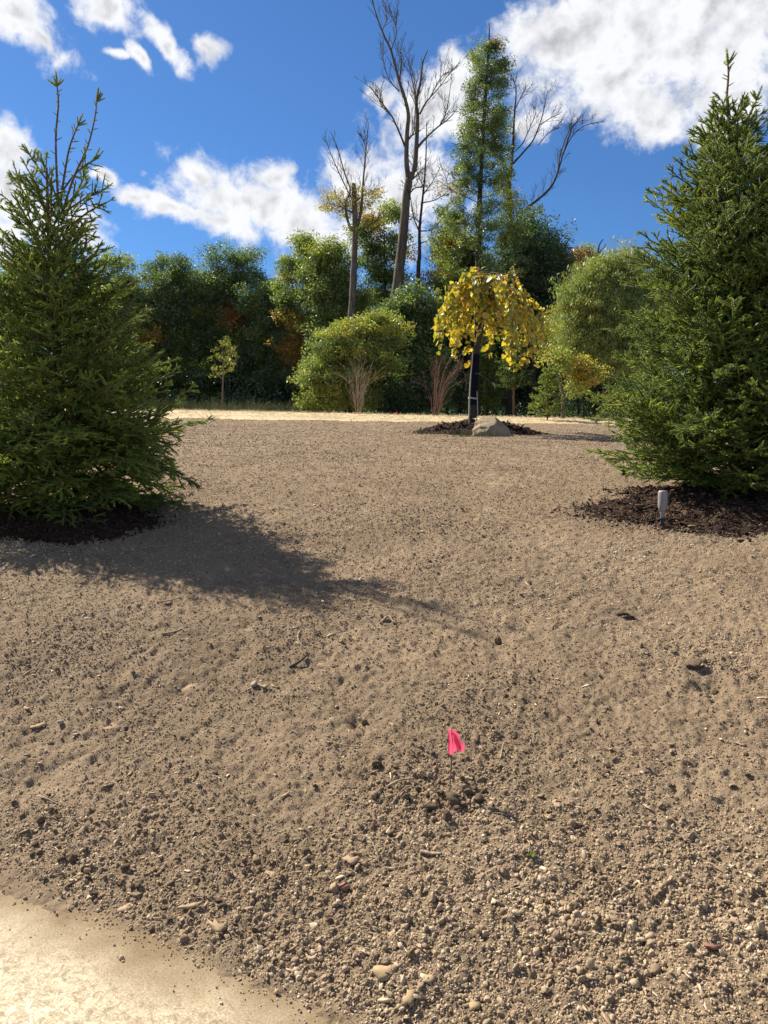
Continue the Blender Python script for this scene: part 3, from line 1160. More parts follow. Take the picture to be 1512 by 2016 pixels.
def left_spruce():
    x0, y0 = SPL.x, SPL.y
    z0 = lz(x0, y0)
    top = at(112, 155, y0)
    H = top.z - z0
    root = thing('spruce_tree', 'tall open spruce with several long bare leading shoots, casting the wide shadow', 'spruce tree', (x0, y0, z0))
    s = Spruce()

    def zz(py):
        return at(120, py, y0).z
    # silhouette: photograph row -> reach of the boughs
    rows = np.array([290, 340, 380, 430, 480, 520, 560, 600, 650, 700, 750, 800, 850, 900, 940, 980, 1010, 1035], float)
    reach = np.array([0.26, 0.38, 0.45, 0.52, 0.62, 0.68, 0.77, 0.87, 0.98, 1.08, 1.20, 1.34, 1.44, 1.49, 1.44, 1.34, 1.15, 0.95]) * 1.02
    hz = np.array([zz(r) for r in rows])
    tr_top = Vector((x0 - 0.02, y0, zz(330)))
    trunk = spline([(x0, y0, z0 - 0.05), (x0 + 0.02, y0, z0 + 1.2), (x0 - 0.02, y0, z0 + 2.2), tuple(tr_top)], 16)
    trunk_r = np.linspace(0.062, 0.010, 16)
    # leading shoots
    def L(pts, r0=0.016, r1=0.006, sz=0.085, sp=0.075):
        s.leader([tuple(at(px, py, y0 + dy)) for px, py, dy in pts], r0, r1, sz, 0.42, True, sp)
    L([(117, 430, 0), (112, 350, 0), (110, 270, 0.02), (115, 205, 0.02), (112, 168, 0.02)], 0.014, 0.006, 0.095, 0.06)
    L([(122, 420, 0), (145, 350, -0.1), (172, 290, -0.12), (186, 235, -0.1), (191, 198, -0.1)], 0.012, 0.005, 0.088, 0.06)
    L([(117, 410, 0), (126, 350, 0.1), (137, 290, 0.12), (154, 245, 0.14)], 0.014, 0.006, 0.085, 0.045)
    # upswept top boughs with side twigs
    for (pts, dy) in [([(105, 370), (85, 345), (62, 310), (45, 287)], 0.05), ([(116, 400), (100, 360), (88, 330), (70, 300)], 0.3), ([(120, 380), (150, 340), (178, 320), (190, 312)], -0.2), ([(110, 410), (70, 375), (45, 355), (32, 345)], -0.15),
                      ([(125, 420), (160, 395), (190, 380), (212, 368)], 0.1), ([(120, 440), (90, 400), (60, 395), (42, 385)], 0.2), ([(130, 450), (170, 420), (195, 405), (208, 400)], -0.3),
                      ([(120, 440), (150, 380), (165, 350), (170, 330)], 0.35), ([(112, 430), (80, 400), (76, 370), (60, 350)], -0.35)]:
        P = [np.array(at(px, py, y0 + dy * k / 3)) for k, (px, py) in enumerate(pts)]
        L_ = sum(np.linalg.norm(P[i + 1] - P[i]) for i in range(3))
        c = spline(P, 12)
        s.wood.tube(c, np.linspace(0.010, 0.004, 12), 5)
        s.needles(c, 0.075, 0.45, 0.3)
        for q in np.arange(0.30, 0.98, 0.085):
            i = int(q * 11)
            d = c[min(i + 1, 11)] - c[i - 1]
            d /= np.linalg.norm(d)
            for r_ in range(RNG.integers(1, 3)):
                o = unit(1)[0]
                e = d * 0.9 + o * 0.8
                e /= np.linalg.norm(e)
                tl = RNG.uniform(0.05, 0.16) * (1.25 - 0.5 * q)
                s.needles([c[i], c[i] + e * tl * 0.5, c[i] + e * tl + np.array([0, 0, 0.01])], 0.072, 0.45, 0.0, tl > 0.1)
    h = zz(372)
    ga = 0.0
    while h > z0 + 0.12:
        f = min(1.0, (h - z0) / (zz(430) - z0))
        R = float(np.interp(h, hz[::-1], reach[::-1]))
        for k in range(6 if f < 0.85 else (4 if f < 1 else 2)):
            ga += 2.399963 + RNG.normal(0, 0.25)
            hb = h + RNG.normal(0, 0.035)
            rise0 = 0.95 * f ** 1.3 + 0.10 + RNG.normal(0, 0.08)
            rise1 = rise0 * 0.35 + 0.22 * f + RNG.normal(0.05, 0.10)
            if f < 0.25:
                rise0 = RNG.normal(-0.05, 0.10)
                rise1 = RNG.normal(-0.42, 0.16)
            rise = 0.5 * (rise0 + rise1)
            Lb = R / max(0.55, math.cos(rise)) * RNG.uniform(0.72, 1.06)
            # let the bough start lower so that its tip reaches the wanted height
            zb = max(hb - math.sin(rise) * Lb * 0.75, z0 + (0.10 if f > 0.25 else 0.22))
            tint = 0.40 + 0.10 * RNG.normal()
            tx = float(np.interp(zb, trunk[:, 2], trunk[:, 0]))
            s.bough(np.array([tx, y0, zb]), ga, Lb, rise0, rise1, 0.070, 0.080, tint, 0.10 if f > 0.3 else 0.25)
        h -= 0.085
    for k in range(26):
        ga += 2.399963
        s.bough(np.array([x0, y0, z0 + RNG.uniform(0.16, 0.42)]), ga, RNG.uniform(0.75, 1.42), RNG.normal(0.0, 0.08), RNG.normal(-0.45, 0.15), 0.070, 0.080, 0.36 + 0.08 * RNG.normal(), 0.25)
    n = s.finish(root, trunk, trunk_r)
    print('left spruce shoots', n)


def right_spruce():
    x0, y0 = SPR.x, SPR.y
    z0 = lz(x0, y0) + 0.1
    root = thing('spruce_tree', 'dense dark conical spruce behind the small spotlight', 'spruce tree', (x0, y0, z0))
    s = Spruce()

    def zz(py):
        return at(1440, py, y0).z
    rows = np.array([190, 230, 260, 300, 350, 400, 450, 500, 550, 600, 650, 700, 750, 800, 850, 900, 940, 975], float)
    left = np.array([1412, 1400, 1378, 1352, 1305, 1275, 1252, 1240, 1222, 1215, 1205, 1195, 1160, 1142, 1150, 1165, 1240, 1330], float)
    reach = (1445 - left) / F_PX * y0 * 1.03
    hz = np.array([zz(r) for r in rows])
    trunk = spline([(x0, y0, z0 - 0.1), (x0 + 0.01, y0, z0 + 1.5), (at(1440, 400, y0).x, y0, zz(400)), (at(1436, 250, y0).x, y0, zz(250))], 18)
    trunk_r = np.linspace(0.085, 0.016, 18)
    s.leader([tuple(at(px, py, y0)) for px, py in ((1437, 250), (1431, 200), (1434, 150), (1433, 126))], 0.014, 0.008, 0.105, 0.34, True, 0.05)
    s.leader([tuple(at(px, py, y0 - 0.05)) for px, py in ((1440, 290), (1465, 250), (1482, 215), (1490, 195))], 0.012, 0.006, 0.095, 0.34, True, 0.04)
    s.leader([tuple(at(px, py, y0 + 0.1)) for px, py in ((1440, 270), (1450, 230), (1462, 205))], 0.010, 0.006, 0.09, 0.34, True, 0.04)
    s.leader([tuple(at(px, py, y0)) for px, py in ((1450, 330), (1480, 290), (1502, 265), (1512, 255))], 0.010, 0.006, 0.09, 0.34, True, 0.035)
    s.leader([tuple(at(px, py, y0 - 0.1)) for px, py in ((1425, 320), (1408, 280), (1400, 240))], 0.010, 0.006, 0.09, 0.34, True, 0.035)
    h = zz(215)
    ga = 0.6
    while h > z0 + 0.10:
        f = (h - z0) / (zz(215) - z0)
        R = float(np.interp(h, hz[::-1], reach[::-1]))
        for k in range(6):
            ga += 2.399963 + RNG.normal(0, 0.25)
            hb = h + RNG.normal(0, 0.035)
            rise0 = 0.85 * f ** 1.2 + 0.16 + RNG.normal(0, 0.08)
            rise1 = rise0 * 0.5 + 0.15 + RNG.normal(0.0, 0.10)
            if f < 0.2:
                rise0 = RNG.normal(0.08, 0.07)
                rise1 = RNG.normal(0.10, 0.10)
            rise = 0.5 * (rise0 + rise1)
            Lb = R / max(0.55, math.cos(rise)) * RNG.uniform(0.76, 1.04)
            zb = max(hb - math.sin(rise) * Lb * 0.8, z0 + 0.08)
            tint = 0.34 + 0.10 * RNG.normal()
            s.bough(np.array([float(np.interp(zb, trunk[:, 2], trunk[:, 0])), y0, zb]), ga, Lb, rise0, rise1, 0.070, 0.088, tint, 0.04)
        h -= 0.078
    n = s.finish(root, trunk, trunk_r)
    print('right spruce shoots', n)


left_spruce()
right_spruce()


# ------------------------------------------------------------------ broadleaved trees
def spray_meshes(n, leaves, rad_, ln, mat, aspect=0.55, hang=0.0, shape='diamond'):
    out = []
    for k in range(n):
        d = unit(leaves)
        c = d * (RNG.uniform(0.15, 1.0, leaves) ** 0.5)[:, None] * np.array([rad_, rad_, rad_ * 0.65])
        ax = unit(leaves) + d * 0.7 + np.array([0, 0, -hang])
        ax /= np.linalg.norm(ax, axis=1, keepdims=True)
        up = RNG.normal(0, 0.65, (leaves, 3)) + np.array([0, 0, 0.9])
        sd = np.cross(ax, up)
        sd /= np.linalg.norm(sd, axis=1, keepdims=True) + 1e-9
        nr = np.cross(sd, ax)
        L = ln * RNG.uniform(0.7, 1.25, leaves)[:, None]
        W = L * aspect * 0.5
        fold = 0.18 * W
        if shape == 'diamond':
            V = np.stack([c, c + ax * L * 0.42 + sd * W + nr * fold, c + ax * L, c + ax * L * 0.42 - sd * W + nr * fold], 1).reshape(-1, 3)
            i = np.arange(leaves)[:, None] * 4
            F = [np.vstack([i + np.array([0, 1, 2]), i + np.array([0, 2, 3])])]
        else:     # heart-shaped blade in six faces
            V = np.stack([c + ax * L * 0.10, c + sd * W * 0.55 - ax * L * 0.04 + nr * fold, c + sd * W * 1.02 + ax * L * 0.22 + nr * fold * 1.5, c + sd * W * 0.75 + ax * L * 0.60 + nr * fold,
                          c + ax * L, c - sd * W * 0.75 + ax * L * 0.60 + nr * fold, c - sd * W * 1.02 + ax * L * 0.22 + nr * fold * 1.5, c - sd * W * 0.55 - ax * L * 0.04 + nr * fold], 1).reshape(-1, 3)
            i = np.arange(leaves)[:, None] * 8
            F = [np.vstack([i + np.array(t) for t in ((0, 1, 2), (0, 2, 3), (0, 3, 4), (0, 4, 5), (0, 5, 6), (0, 6, 7))])]
        out.append(np_mesh('leaf_spray', V, F, [mat]))
    return out


G_SPRAY = scatter_group('leaf_scatter', spray_meshes(6, 26, 0.36, 0.115, M_LEAF, 0.60))
G_SPRAY_FINE = scatter_group('fine_leaf_scatter', spray_meshes(5, 22, 0.24, 0.095, M_LEAF, 0.55))
G_WILLOW = scatter_group('willow_scatter', spray_meshes(5, 30, 0.22, 0.12, M_LEAF, 0.20, 2.2))
G_HEART = scatter_group('heart_leaf_scatter', spray_meshes(6, 1, 0.01, 0.125, M_YLEAF, 0.95, 1.3, 'heart'))


def curve_between(a, b, n=6, sag=0.0, wob=0.06):
    a, b = np.asarray(a, float), np.asarray(b, float)
    L = np.linalg.norm(b - a)
    mid = (a + b) / 2 + RNG.normal(0, wob, 3) * L + np.array([0, 0, -sag * L])
    t = np.linspace(0, 1, n)[:, None]
    return (1 - t) ** 2 * a + 2 * t * (1 - t) * mid + t * t * b


class Tree:
    def __init__(self, name, label, cat, base, group=None):
        self.root = thing(name, label, cat, tuple(base), group)
        self.base = np.array(base, float)
        self.trunk, self.limbs, self.twigs = Geo(), Geo(), Geo()
        self.N, self.NR = [], []
        self.P, self.S, self.T = [], [], []
        self.pieces = []

    def stem(self, pts, r0, r1, n=20, sides=9, geo=None, nodes=True):
        C = spline(pts, n)
        R = r0 + (r1 - r0) * np.linspace(0, 1, n) ** 0.9
        (geo or self.trunk).tube(C, R, sides, True, 0.03)
        if nodes:
            for p, r in zip(C[2:], R[2:]):
                self.N.append(p)
                self.NR.append(r)
        return C

    def limb_part(self, name):
        g = Geo()
        self.pieces.append((name, g))
        return g

    def reach_to(self, centres, low=0.0, rmax=0.09):
        """carry a limb from the nearest suitable wood to every clump"""
        if not self.N:
            return
        c0 = self.N[0]
        order = np.argsort([np.linalg.norm(c[:2] - c0[:2]) + 0.3 * abs(c[2] - c0[2]) for c in centres])
        for i in order:
            c = centres[i]
            N = np.array(self.N)
            d = np.linalg.norm(N - c, axis=1)
            hd = np.linalg.norm(N[:, :2] - c[:2], axis=1)
            cost = d + 1.4 * np.clip(N[:, 2] - (c[2] - 0.45 * hd), 0, None)
            k = int(np.argmin(cost))
            P = curve_between(N[k], c, 6, 0.05, 0.06)
            L = d[k]
            r = min(self.NR[k] * 0.6, 0.010 + 0.014 * L, rmax)
            self.limbs.tube(P, np.linspace(r, 0.010, 6), 5, False)
            for q in range(2, 6):
                self.N.append(P[q])
                self.NR.append(r * (1 - q / 7) + 0.008)

    def clump(self, c, size, n, tint, flat=0.6, spread=0.06):
        p = np.clip(RNG.normal(size=(n, 3)), -2.2, 2.2) * size * 0.64 * np.array([1, 1, flat])
        self.P.append(c + p)
        self.S.append(RNG.uniform(0.7, 1.25, n))
        self.T.append(np.clip(tint + RNG.normal(0, spread, n), 0, 1))

    def twig_tree(self, C, n, L0, up=0.25, level=2, ang=0.75, r=0.02, s0=0.15, flat=None):
        """bare twigs along a limb, and theirs"""
        C = np.asarray(C)
        for k in range(n):
            s = RNG.uniform(s0, 1.0)
            f = s * (len(C) - 1)
            i = min(int(f), len(C) - 2)
            p = C[i] + (C[i + 1] - C[i]) * (f - i)
            d = C[i + 1] - C[i]
            d = d / (np.linalg.norm(d) + 1e-9)
            o = unit(1)[0]
            o -= d * (o @ d)
            o /= np.linalg.norm(o) + 1e-9
            e = d * math.cos(ang) + o * math.sin(ang) + np.array([0, 0, up])
            e /= np.linalg.norm(e)
            L = L0 * RNG.uniform(0.4, 1.15) * (1.2 - 0.6 * s)
            m = 6
            t = np.linspace(0, 1, m)[:, None]
            Q = p + e * L * t + RNG.normal(0, 0.035, (m, 3)) * L * t + np.array([0, 0, up * 0.3 * L]) * t * t
            self.twigs.tube(Q, np.linspace(r, r * 0.35, m), 4, False)
            if level > 1:
                self.twig_tree(Q, max(2, int(n * 0.45)) if level > 2 else RNG.integers(3, 6), L * 0.5, up, level - 1, ang, r * 0.6, 0.2)

    def finish(self, bark, group=None, crown='leaf_crown', limb_name='limbs', limb_bark=None):
        root = self.root
        if self.trunk.n:
            self.trunk.build('trunk', bark, root)
        for nm, g in self.pieces:
            g.build(nm, limb_bark or bark, root)
        if self.limbs.n:
            o = self.limbs.build(limb_name, limb_bark or bark, root)
            o['kind'] = 'stuff'
        if self.twigs.n:
            o = self.twigs.build('twigs', limb_bark or bark, root)
            o['kind'] = 'stuff'
        if self.P:
            P = np.vstack(self.P)
            n = len(P)
            R = np.stack([RNG.normal(0, 0.35, n), RNG.normal(0, 0.35, n), RNG.uniform(0, 6.28, n)], 1)
            scatter(crown, group or G_SPRAY, P, R, np.concatenate(self.S), np.concatenate(self.T), root)
        return root


def leafy(label, base_px, depth, lobes, tint, spread=0.07, clumps=60, per=26, size=0.56, trunk_r=0.16, bark=None, group=None, name='broadleaf_tree', cat='tree',
          spray=None, patches=(), lean=0.0, thick=0.8, flat=0.6, trunk_top=None, base_y=None):
    """a tree whose crown fills the given lobes; lobes are (px, py, rx, ry) seen at that depth"""
    x = at(base_px, 800, depth).x
    base = (x, depth, lz(x, depth) - 0.05)
    T = Tree(name, label, cat, base, group)
    sc = depth / F_PX
    L3 = []
    for (px, py, rx, ry) in lobes:
        c = np.array(at(px, py, depth))
        L3.append((c, rx * sc, ry * sc))
    topz = max(c[2] + rz * 0.55 for c, _, rz in L3)
    tc = max(L3, key=lambda q: q[0][2])[0]
    h = topz - base[2]
    T.stem([base, (x + lean * h * 0.3 + RNG.normal(0, 0.05), depth, base[2] + h * 0.33), ((x + tc[0]) / 2 + RNG.normal(0, 0.1), depth + RNG.normal(0, 0.1), base[2] + h * 0.62), (tc[0], tc[1], topz)], trunk_r, 0.02, 24)
    vol = np.array([rx * rx * rz for _, rx, rz in L3]) ** 0.75
    clumps = int(clumps * 1.3)
    pick = RNG.choice(len(L3), clumps, p=vol / vol.sum())
    cs = []
    for k in pick:
        c, rx, rz = L3[k]
        d = unit(1)[0]
        q = c + d * RNG.uniform(0.2, 1.2) ** 0.5 * np.array([rx, rx * thick, rz])
        cs.append(q)
    T.reach_to(cs)
    for c in cs:
        tt = tint + RNG.normal(0, spread)
        for (px, py, pr, ptint) in patches:
            pc = np.array(at(px, py, c[1]))
            if np.hypot(pc[0] - c[0], pc[2] - c[2]) < pr * sc:
                tt = ptint + RNG.normal(0, 0.05)
        k_ = RNG.uniform(0.5, 1.45)
        T.clump(c, size * k_, int(per * (0.3 + 0.7 * k_)), tt, flat)
    return T.finish(bark or M_BARK_DARK, spray)


WOOD = 'trees along the edge of the wood'
# the left stretch of the wood, from behind the open spruce to the gap
leafy('yellow-green tree rising just behind the open spruce', 248, 47, [(245, 590, 48, 70), (232, 545, 35, 40), (268, 650, 40, 60), (255, 720, 40, 50)], 0.44, clumps=55, patches=[(285, 655, 26, 0.80)])
leafy('round-topped green tree next right of the open spruce', 322, 48, [(322, 546, 44, 42), (310, 620, 55, 70), (345, 600, 40, 60), (330, 700, 40, 50)], 0.25, clumps=75, patches=[(288, 650, 22, 0.84)])
leafy('olive green tree between the round-topped and the broad-crowned trees', 388, 49, [(385, 588, 40, 42), (395, 640, 48, 60), (372, 610, 35, 40), (390, 715, 36, 45)], 0.26, clumps=65, patches=[(380, 608, 16, 0.62)])
leafy('broad-crowned green tree behind the leafy sapling', 455, 50, [(462, 528, 50, 36), (440, 560, 46, 40), (425, 600, 45, 45), (490, 590, 50, 50), (460, 650, 60, 45), (470, 720, 50, 36)], 0.23, clumps=95, size=0.58, patches=[(440, 624, 22, 0.88), (430, 645, 18, 0.84)])
leafy('brownish green tree right of the broad-crowned tree', 522, 48, [(520, 606, 38, 40), (535, 640, 45, 50), (560, 580, 30, 40), (535, 715, 38, 45)], 0.32, clumps=60, patches=[(575, 640, 22, 0.76)])
leafy('tall loose oak with see-through brownish tiers against the cloud', 604, 46, [(600, 495, 34, 22), (568, 525, 30, 22), (620, 545, 34, 26), (575, 570, 40, 24), (600, 610, 48, 40), (585, 660, 40, 36), (590, 730, 34, 44)], 0.34, 0.09, clumps=66, size=0.46, per=22,
      patches=[(585, 540, 18, 0.70), (605, 520, 10, 0.76), (580, 645, 26, 0.76), (580, 690, 24, 0.80)])
leafy('bright green maple left of the yellow-topped trunk', 660, 44, [(660, 520, 42, 36), (640, 570, 40, 50), (675, 580, 40, 50), (660, 640, 50, 50)], 0.37, clumps=85, size=0.55, patches=[(664, 598, 10, 0.88), (672, 520, 12, 0.66)])
leafy('slender dark-stemmed tree with layered green leaves between the two tall trunks', 752, 47, [(755, 430, 30, 26), (730, 470, 34, 30), (770, 490, 34, 30), (740, 530, 44, 32), (765, 570, 40, 36), (735, 600, 40, 30)], 0.31, 0.08, clumps=64, size=0.46, per=20, patches=[(738, 432, 20, 0.84), (760, 412, 16, 0.50)])
# beyond the left edge
leafy('dark tree at the wood edge left of the open spruce', 40, 46, [(40, 590, 60, 80), (80, 560, 40, 50)], 0.24, clumps=70)
leafy('dark tree behind the trunk of the open spruce', 150, 49, [(150, 580, 60, 70), (180, 620, 50, 60)], 0.26, clumps=70)
leafy('dark tree at the far left end of the wood', -70, 47, [(-70, 590, 70, 80)], 0.24, clumps=60)
# understorey of the left stretch
for (px, dp, lob, ti, lb) in [(300, 42.5, [(300, 700, 50, 60), (290, 760, 45, 45)], 0.20, 'low dark tree beside the skirt of the open spruce'),
                              (375, 43.5, [(375, 700, 50, 55), (380, 760, 45, 40)], 0.16, 'low dark tree left behind the leafy sapling'),
                              (450, 44, [(455, 690, 48, 50), (450, 750, 50, 45)], 0.17, 'low dark tree straight behind the leafy sapling'),
                              (520, 43, [(520, 700, 45, 55), (525, 760, 40, 40)], 0.18, 'low dark tree right behind the leafy sapling'),
                              (580, 42, [(580, 710, 40, 50), (585, 770, 38, 36)], 0.20, 'low dark tree left of the yellow-green bush')]:
    leafy(lb, px, dp + 9, lob, ti - 0.10, 0.05, 46, 20, 0.6, 0.09, group=WOOD, patches=[(480, 660, 14, 0.8)])  # leaf tint lowered: shade under the canopy is partly painted in

# the middle
leafy('wide yellow-green bush with drooping sprays behind the tan bare shrub', 690, 33.5, [(690, 660, 56, 30), (740, 640, 40, 24), (645, 690, 40, 40), (655, 735, 48, 44), (700, 720, 56, 60), (640, 785, 36, 26), (745, 690, 40, 50), (690, 765, 46, 36), (625, 745, 30, 16), (620, 800, 22, 14), (770, 660, 30, 14), (755, 720, 30, 14)], 0.47, 0.08, 170, 16, 0.40, 0.10,
      name='yellow_green_bush', cat='bush', spray=G_SPRAY_FINE, patches=[(650, 790, 34, 0.60), (720, 645, 34, 0.56), (760, 640, 26, 0.55)], flat=0.32)
leafy('tall grey-green shrub between the yellow-green bush and the weeping tree', 805, 36, [(815, 610, 44, 46), (800, 670, 55, 60), (830, 720, 45, 60), (780, 740, 40, 50)], 0.27, 0.06, 110, 26, 0.5, 0.10, name='grey_green_shrub', cat='shrub')
leafy('shrub of dark glossy leaves at the foot of the grey-green shrub', 770, 35, [(770, 770, 50, 36), (830, 780, 40, 30)], 0.18, 0.05, 50, 24, 0.5, 0.06, name='dark_shrub', cat='shrub')

# right of the tall leafy spire
leafy('dark green dense tree right behind the weeping tree crown', 1050, 42, [(1045, 480, 42, 44), (1075, 530, 46, 50), (1020, 560, 50, 60), (1070, 600, 50, 60)], 0.13, 0.05, 120, 28, 0.55, patches=[(1062, 520, 14, 0.30), (1035, 590, 16, 0.26)])
leafy('mixed green and rust tree at the left foot of the leafy spire', 905, 45, [(900, 500, 34, 44), (930, 540, 44, 40), (880, 560, 36, 50), (920, 610, 50, 50)], 0.29, 0.07, 95, 26, 0.52, patches=[(885, 470, 14, 0.74), (900, 530, 14, 0.64), (868, 545, 10, 0.74)])
leafy('orange and pink maple behind the willow', 1150, 47, [(1150, 520, 38, 34), (1135, 570, 36, 36), (1170, 570, 34, 34)], 0.42, 0.07, 60, 22, 0.5, patches=[(1140, 510, 18, 0.86), (1178, 525, 22, 0.90), (1125, 575, 16, 0.80)])
leafy('willow with pale hanging foliage left of the dense spruce', 1190, 30, [(1222, 545, 34, 40), (1180, 575, 36, 44), (1145, 600, 30, 46), (1200, 620, 60, 50), (1132, 660, 30, 40), (1245, 600, 46, 60), (1170, 690, 44, 40), (1225, 700, 50, 36)], 0.50, 0.06, 210, 24, 0.42, 0.14,
      name='willow_tree', spray=G_WILLOW, flat=1.1, patches=[(1150, 622, 14, 0.68)])
leafy('russet-leaved small tree between the weeping tree and the willow', 1095, 33, [(1090, 645, 22, 32), (1100, 680, 20, 20)], 0.66, 0.06, 20, 10, 0.34, 0.05, spray=G_SPRAY_FINE)
leafy('small yellow tree with thin grey trunk beside the young spruce', 1108, 27, [(1132, 722, 36, 15), (1150, 732, 26, 14), (1098, 700, 20, 16), (1134, 762, 18, 12)], 0.58, 0.05, 32, 8, 0.26, 0.075, bark=M_BARK, spray=G_SPRAY_FINE, patches=[(1150, 730, 20, 0.66)])
leafy('dark tree seen through the dense spruce', 1290, 40, [(1290, 650, 60, 70), (1320, 600, 50, 50)], 0.22, clumps=60)
leafy('dark tree at the far right end of the wood', 1460, 44, [(1450, 640, 70, 70), (1520, 600, 60, 60)], 0.24, clumps=60)
for (px, lb) in [(880, 'dark low tree left behind the weeping trunk'), (960, 'dark low tree straight behind the weeping trunk'), (1050, 'dark low tree right of the boulder'), (1170, 'dark low tree under the willow')]:
    leafy(lb, px, 46 if px != 1170 else 38, [(px, 690, 50, 50), (px + 8, 755, 48, 46)], 0.06, 0.05, 65, 24, 0.6, 0.09, group=WOOD)

# the second rank, closing the wood behind
BEHIND = ['far left end of the wood, outermost', 'far left end of the wood, inner one', 'left side of the open spruce', 'right side of the open spruce', 'yellow-green tree', 'round-topped green tree', 'olive green tree', 'broad-crowned green tree',
          'brownish green tree', 'bright green maple', 'yellow-topped trunk', 'grey-green shrub', 'rust-tinged tree', 'weeping tree', 'dense dark tree', 'orange maple', 'willow', 'left edge of the dense spruce', 'middle of the dense spruce', 'right of the dense spruce', 'far right end of the wood']
for k, px in enumerate([-120, -20, 90, 190, 275, 350, 420, 490, 560, 640, 720, 800, 870, 950, 1030, 1110, 1200, 1300, 1400, 1500, 1620]):
    hi = 575 + 22 * math.sin(k * 2.1)
    if 540 < px < 680 or 780 < px < 880 or 1090 < px < 1240:
        hi += 45
    leafy('deep-wood tree glimpsed behind the ' + BEHIND[k], px, 60 + 3 * math.sin(k * 1.7), [(px, hi + 40, 52, 45), (px + 12, hi + 120, 62, 60), (px - 8, hi + 190, 60, 40)], 0.20, 0.06, 60, 20, 0.85, 0.13, group='trees deep in the wood')


def undergrowth():
    n = 14000
    x = RNG.uniform(-40, 40, n)
    y = 42 + 30 * RNG.uniform(0, 1, n) ** 0.9
    z = land0(x, y) + np.abs(RNG.normal(0, 1.0 + 0.05 * (y - 42), n)) * (0.7 + 0.9 * (vnoise(x * 0.4, y * 0.4, 77) + 0.5))
    R = np.stack([RNG.normal(0, 0.4, n), RNG.normal(0, 0.4, n), RNG.uniform(0, 6.28, n)], 1)
    o = scatter('undergrowth', G_SPRAY, np.stack([x, y, z], 1), R, RNG.uniform(0.9, 1.7, n), np.clip(RNG.normal(0.08, 0.06, n), 0, 1))  # very dark leaf tint paints in some of the wood's inner shade
    tag(o, 'dark leafy undergrowth on the floor of the wood', kind='stuff')
    # pale seeding grasses along its foot
    g = []
    for k in range(5):
        q = Geo()
        for j in range(9):
            a = RNG.uniform(0, 6.28)
            b = np.array([math.cos(a), math.sin(a), 0]) * RNG.uniform(0.0, 0.12)
            l = RNG.uniform(0.1, 0.4)
            t = np.linspace(0, 1, 5)[:, None]
            P = b + np.array([0, 0, 1.0]) * t * RNG.uniform(0.6, 1.0) + np.array([math.cos(a), math.sin(a), 0]) * l * t ** 2
            q.tube(P, np.linspace(0.008, 0.003, 5), 3, False)
            if j % 3 == 0:
                q.tube(np.stack([P[-1], P[-1] + (P[-1] - P[-2]) * 0.5]), [0.018, 0.006], 4)
        g.append(q.mesh('grass_tuft', [M_GRASS]))
    G = scatter_group('grass_scatter', g)
    n = 900
    x = RNG.uniform(-14, -2, n)
    y = RNG.uniform(33.2, 38, n)
    o = scatter('tall_grass', G, np.stack([x, y, land(x, y)], 1), np.stack([0 * x, 0 * x, RNG.uniform(0, 6.28, n)], 1), RNG.uniform(0.35, 0.75, n), np.clip(RNG.normal(0.4, 0.25, n), 0, 1))
    tag(o, 'tall seeding grass along the foot of the wood', kind='stuff')
    return G


M_GRASS = leaf_mat('grass', [(0.0, (0.05, 0.09, 0.02)), (0.5, (0.13, 0.15, 0.04)), (1.0, (0.36, 0.30, 0.16))], 0.3, 0.05)
G_GRASS = undergrowth()


# ------------------------------------------------------------------ tall trunks above the wood
def pxs(pts, depth, dys=None):
    return [tuple(at(px, py, depth + (dys[k] if dys else 0))) for k, (px, py) in enumerate(pts)]


def base_of(px, depth):
    x = at(px, 800, depth).x
    return (x, depth, lz(x, depth) - 0.1)


def snag_yellow():
    d = 40
    s = d / F_PX
    T = Tree('half_dead_tree', 'broken-topped tall trunk with yellow leaves low on its bare branches', 'tree', base_of(692, d))
    C = T.stem([base_of(692, d)] + pxs([(692, 640), (694, 590), (697, 520), (699, 455), (698, 400), (696, 362)], d), 8.0 * s, 4.2 * s, 40, 10)
    limbs = [([(699, 458), (686, 440), (680, 400), (690, 375), (678, 340), (664, 290), (650, 258)], 3.0, -0.8), ([(700, 450), (710, 420), (714, 370), (719, 310), (726, 240)], 4.2, 0.5),
             ([(697, 400), (672, 350), (650, 300), (643, 280)], 1.6, 0.9), ([(714, 370), (720, 300), (712, 265)], 1.3, -0.5), ([(697, 400), (715, 385), (740, 372)], 2.0, 1.0), ([(700, 455), (725, 445), (745, 430)], 2.0, -1.0), ([(697, 420), (665, 405), (640, 400)], 2.0, 0.6)]
    for pts, r, dy in limbs:
        n = len(pts)
        c = T.stem(pxs(pts, d, [dy * k / (n - 1) for k in range(n)]), r * s, 0.5 * s, 16, 6, T.limb_part('limb'))
        T.twig_tree(c, 11, 1.15, 0.35, 3, 0.7, 0.014)
    for (px, py, sz, n, dy) in [(650, 382, 0.42, 16, 0.3), (668, 395, 0.45, 22, -0.4), (690, 398, 0.42, 20, 0.2), (712, 388, 0.42, 18, 0.5), (735, 384, 0.40, 14, -0.4), (640, 405, 0.35, 14, 0.4), (660, 412, 0.40, 18, -0.2), (682, 425, 0.35, 12, 0.4), (700, 408, 0.4, 18, 0.4),
                                (722, 402, 0.36, 14, 0.1), (748, 380, 0.3, 8, 0.3), (700, 370, 0.3, 8, -0.2), (690, 448, 0.32, 12, -0.3), (728, 442, 0.4, 16, 0.2), (745, 430, 0.3, 10, 0)]:
        T.clump(np.array(at(px, py, d + dy)), sz, n, 0.70 if py < 420 else 0.62, 0.35, 0.04)
    return T.finish(M_BARK, G_SPRAY_FINE)


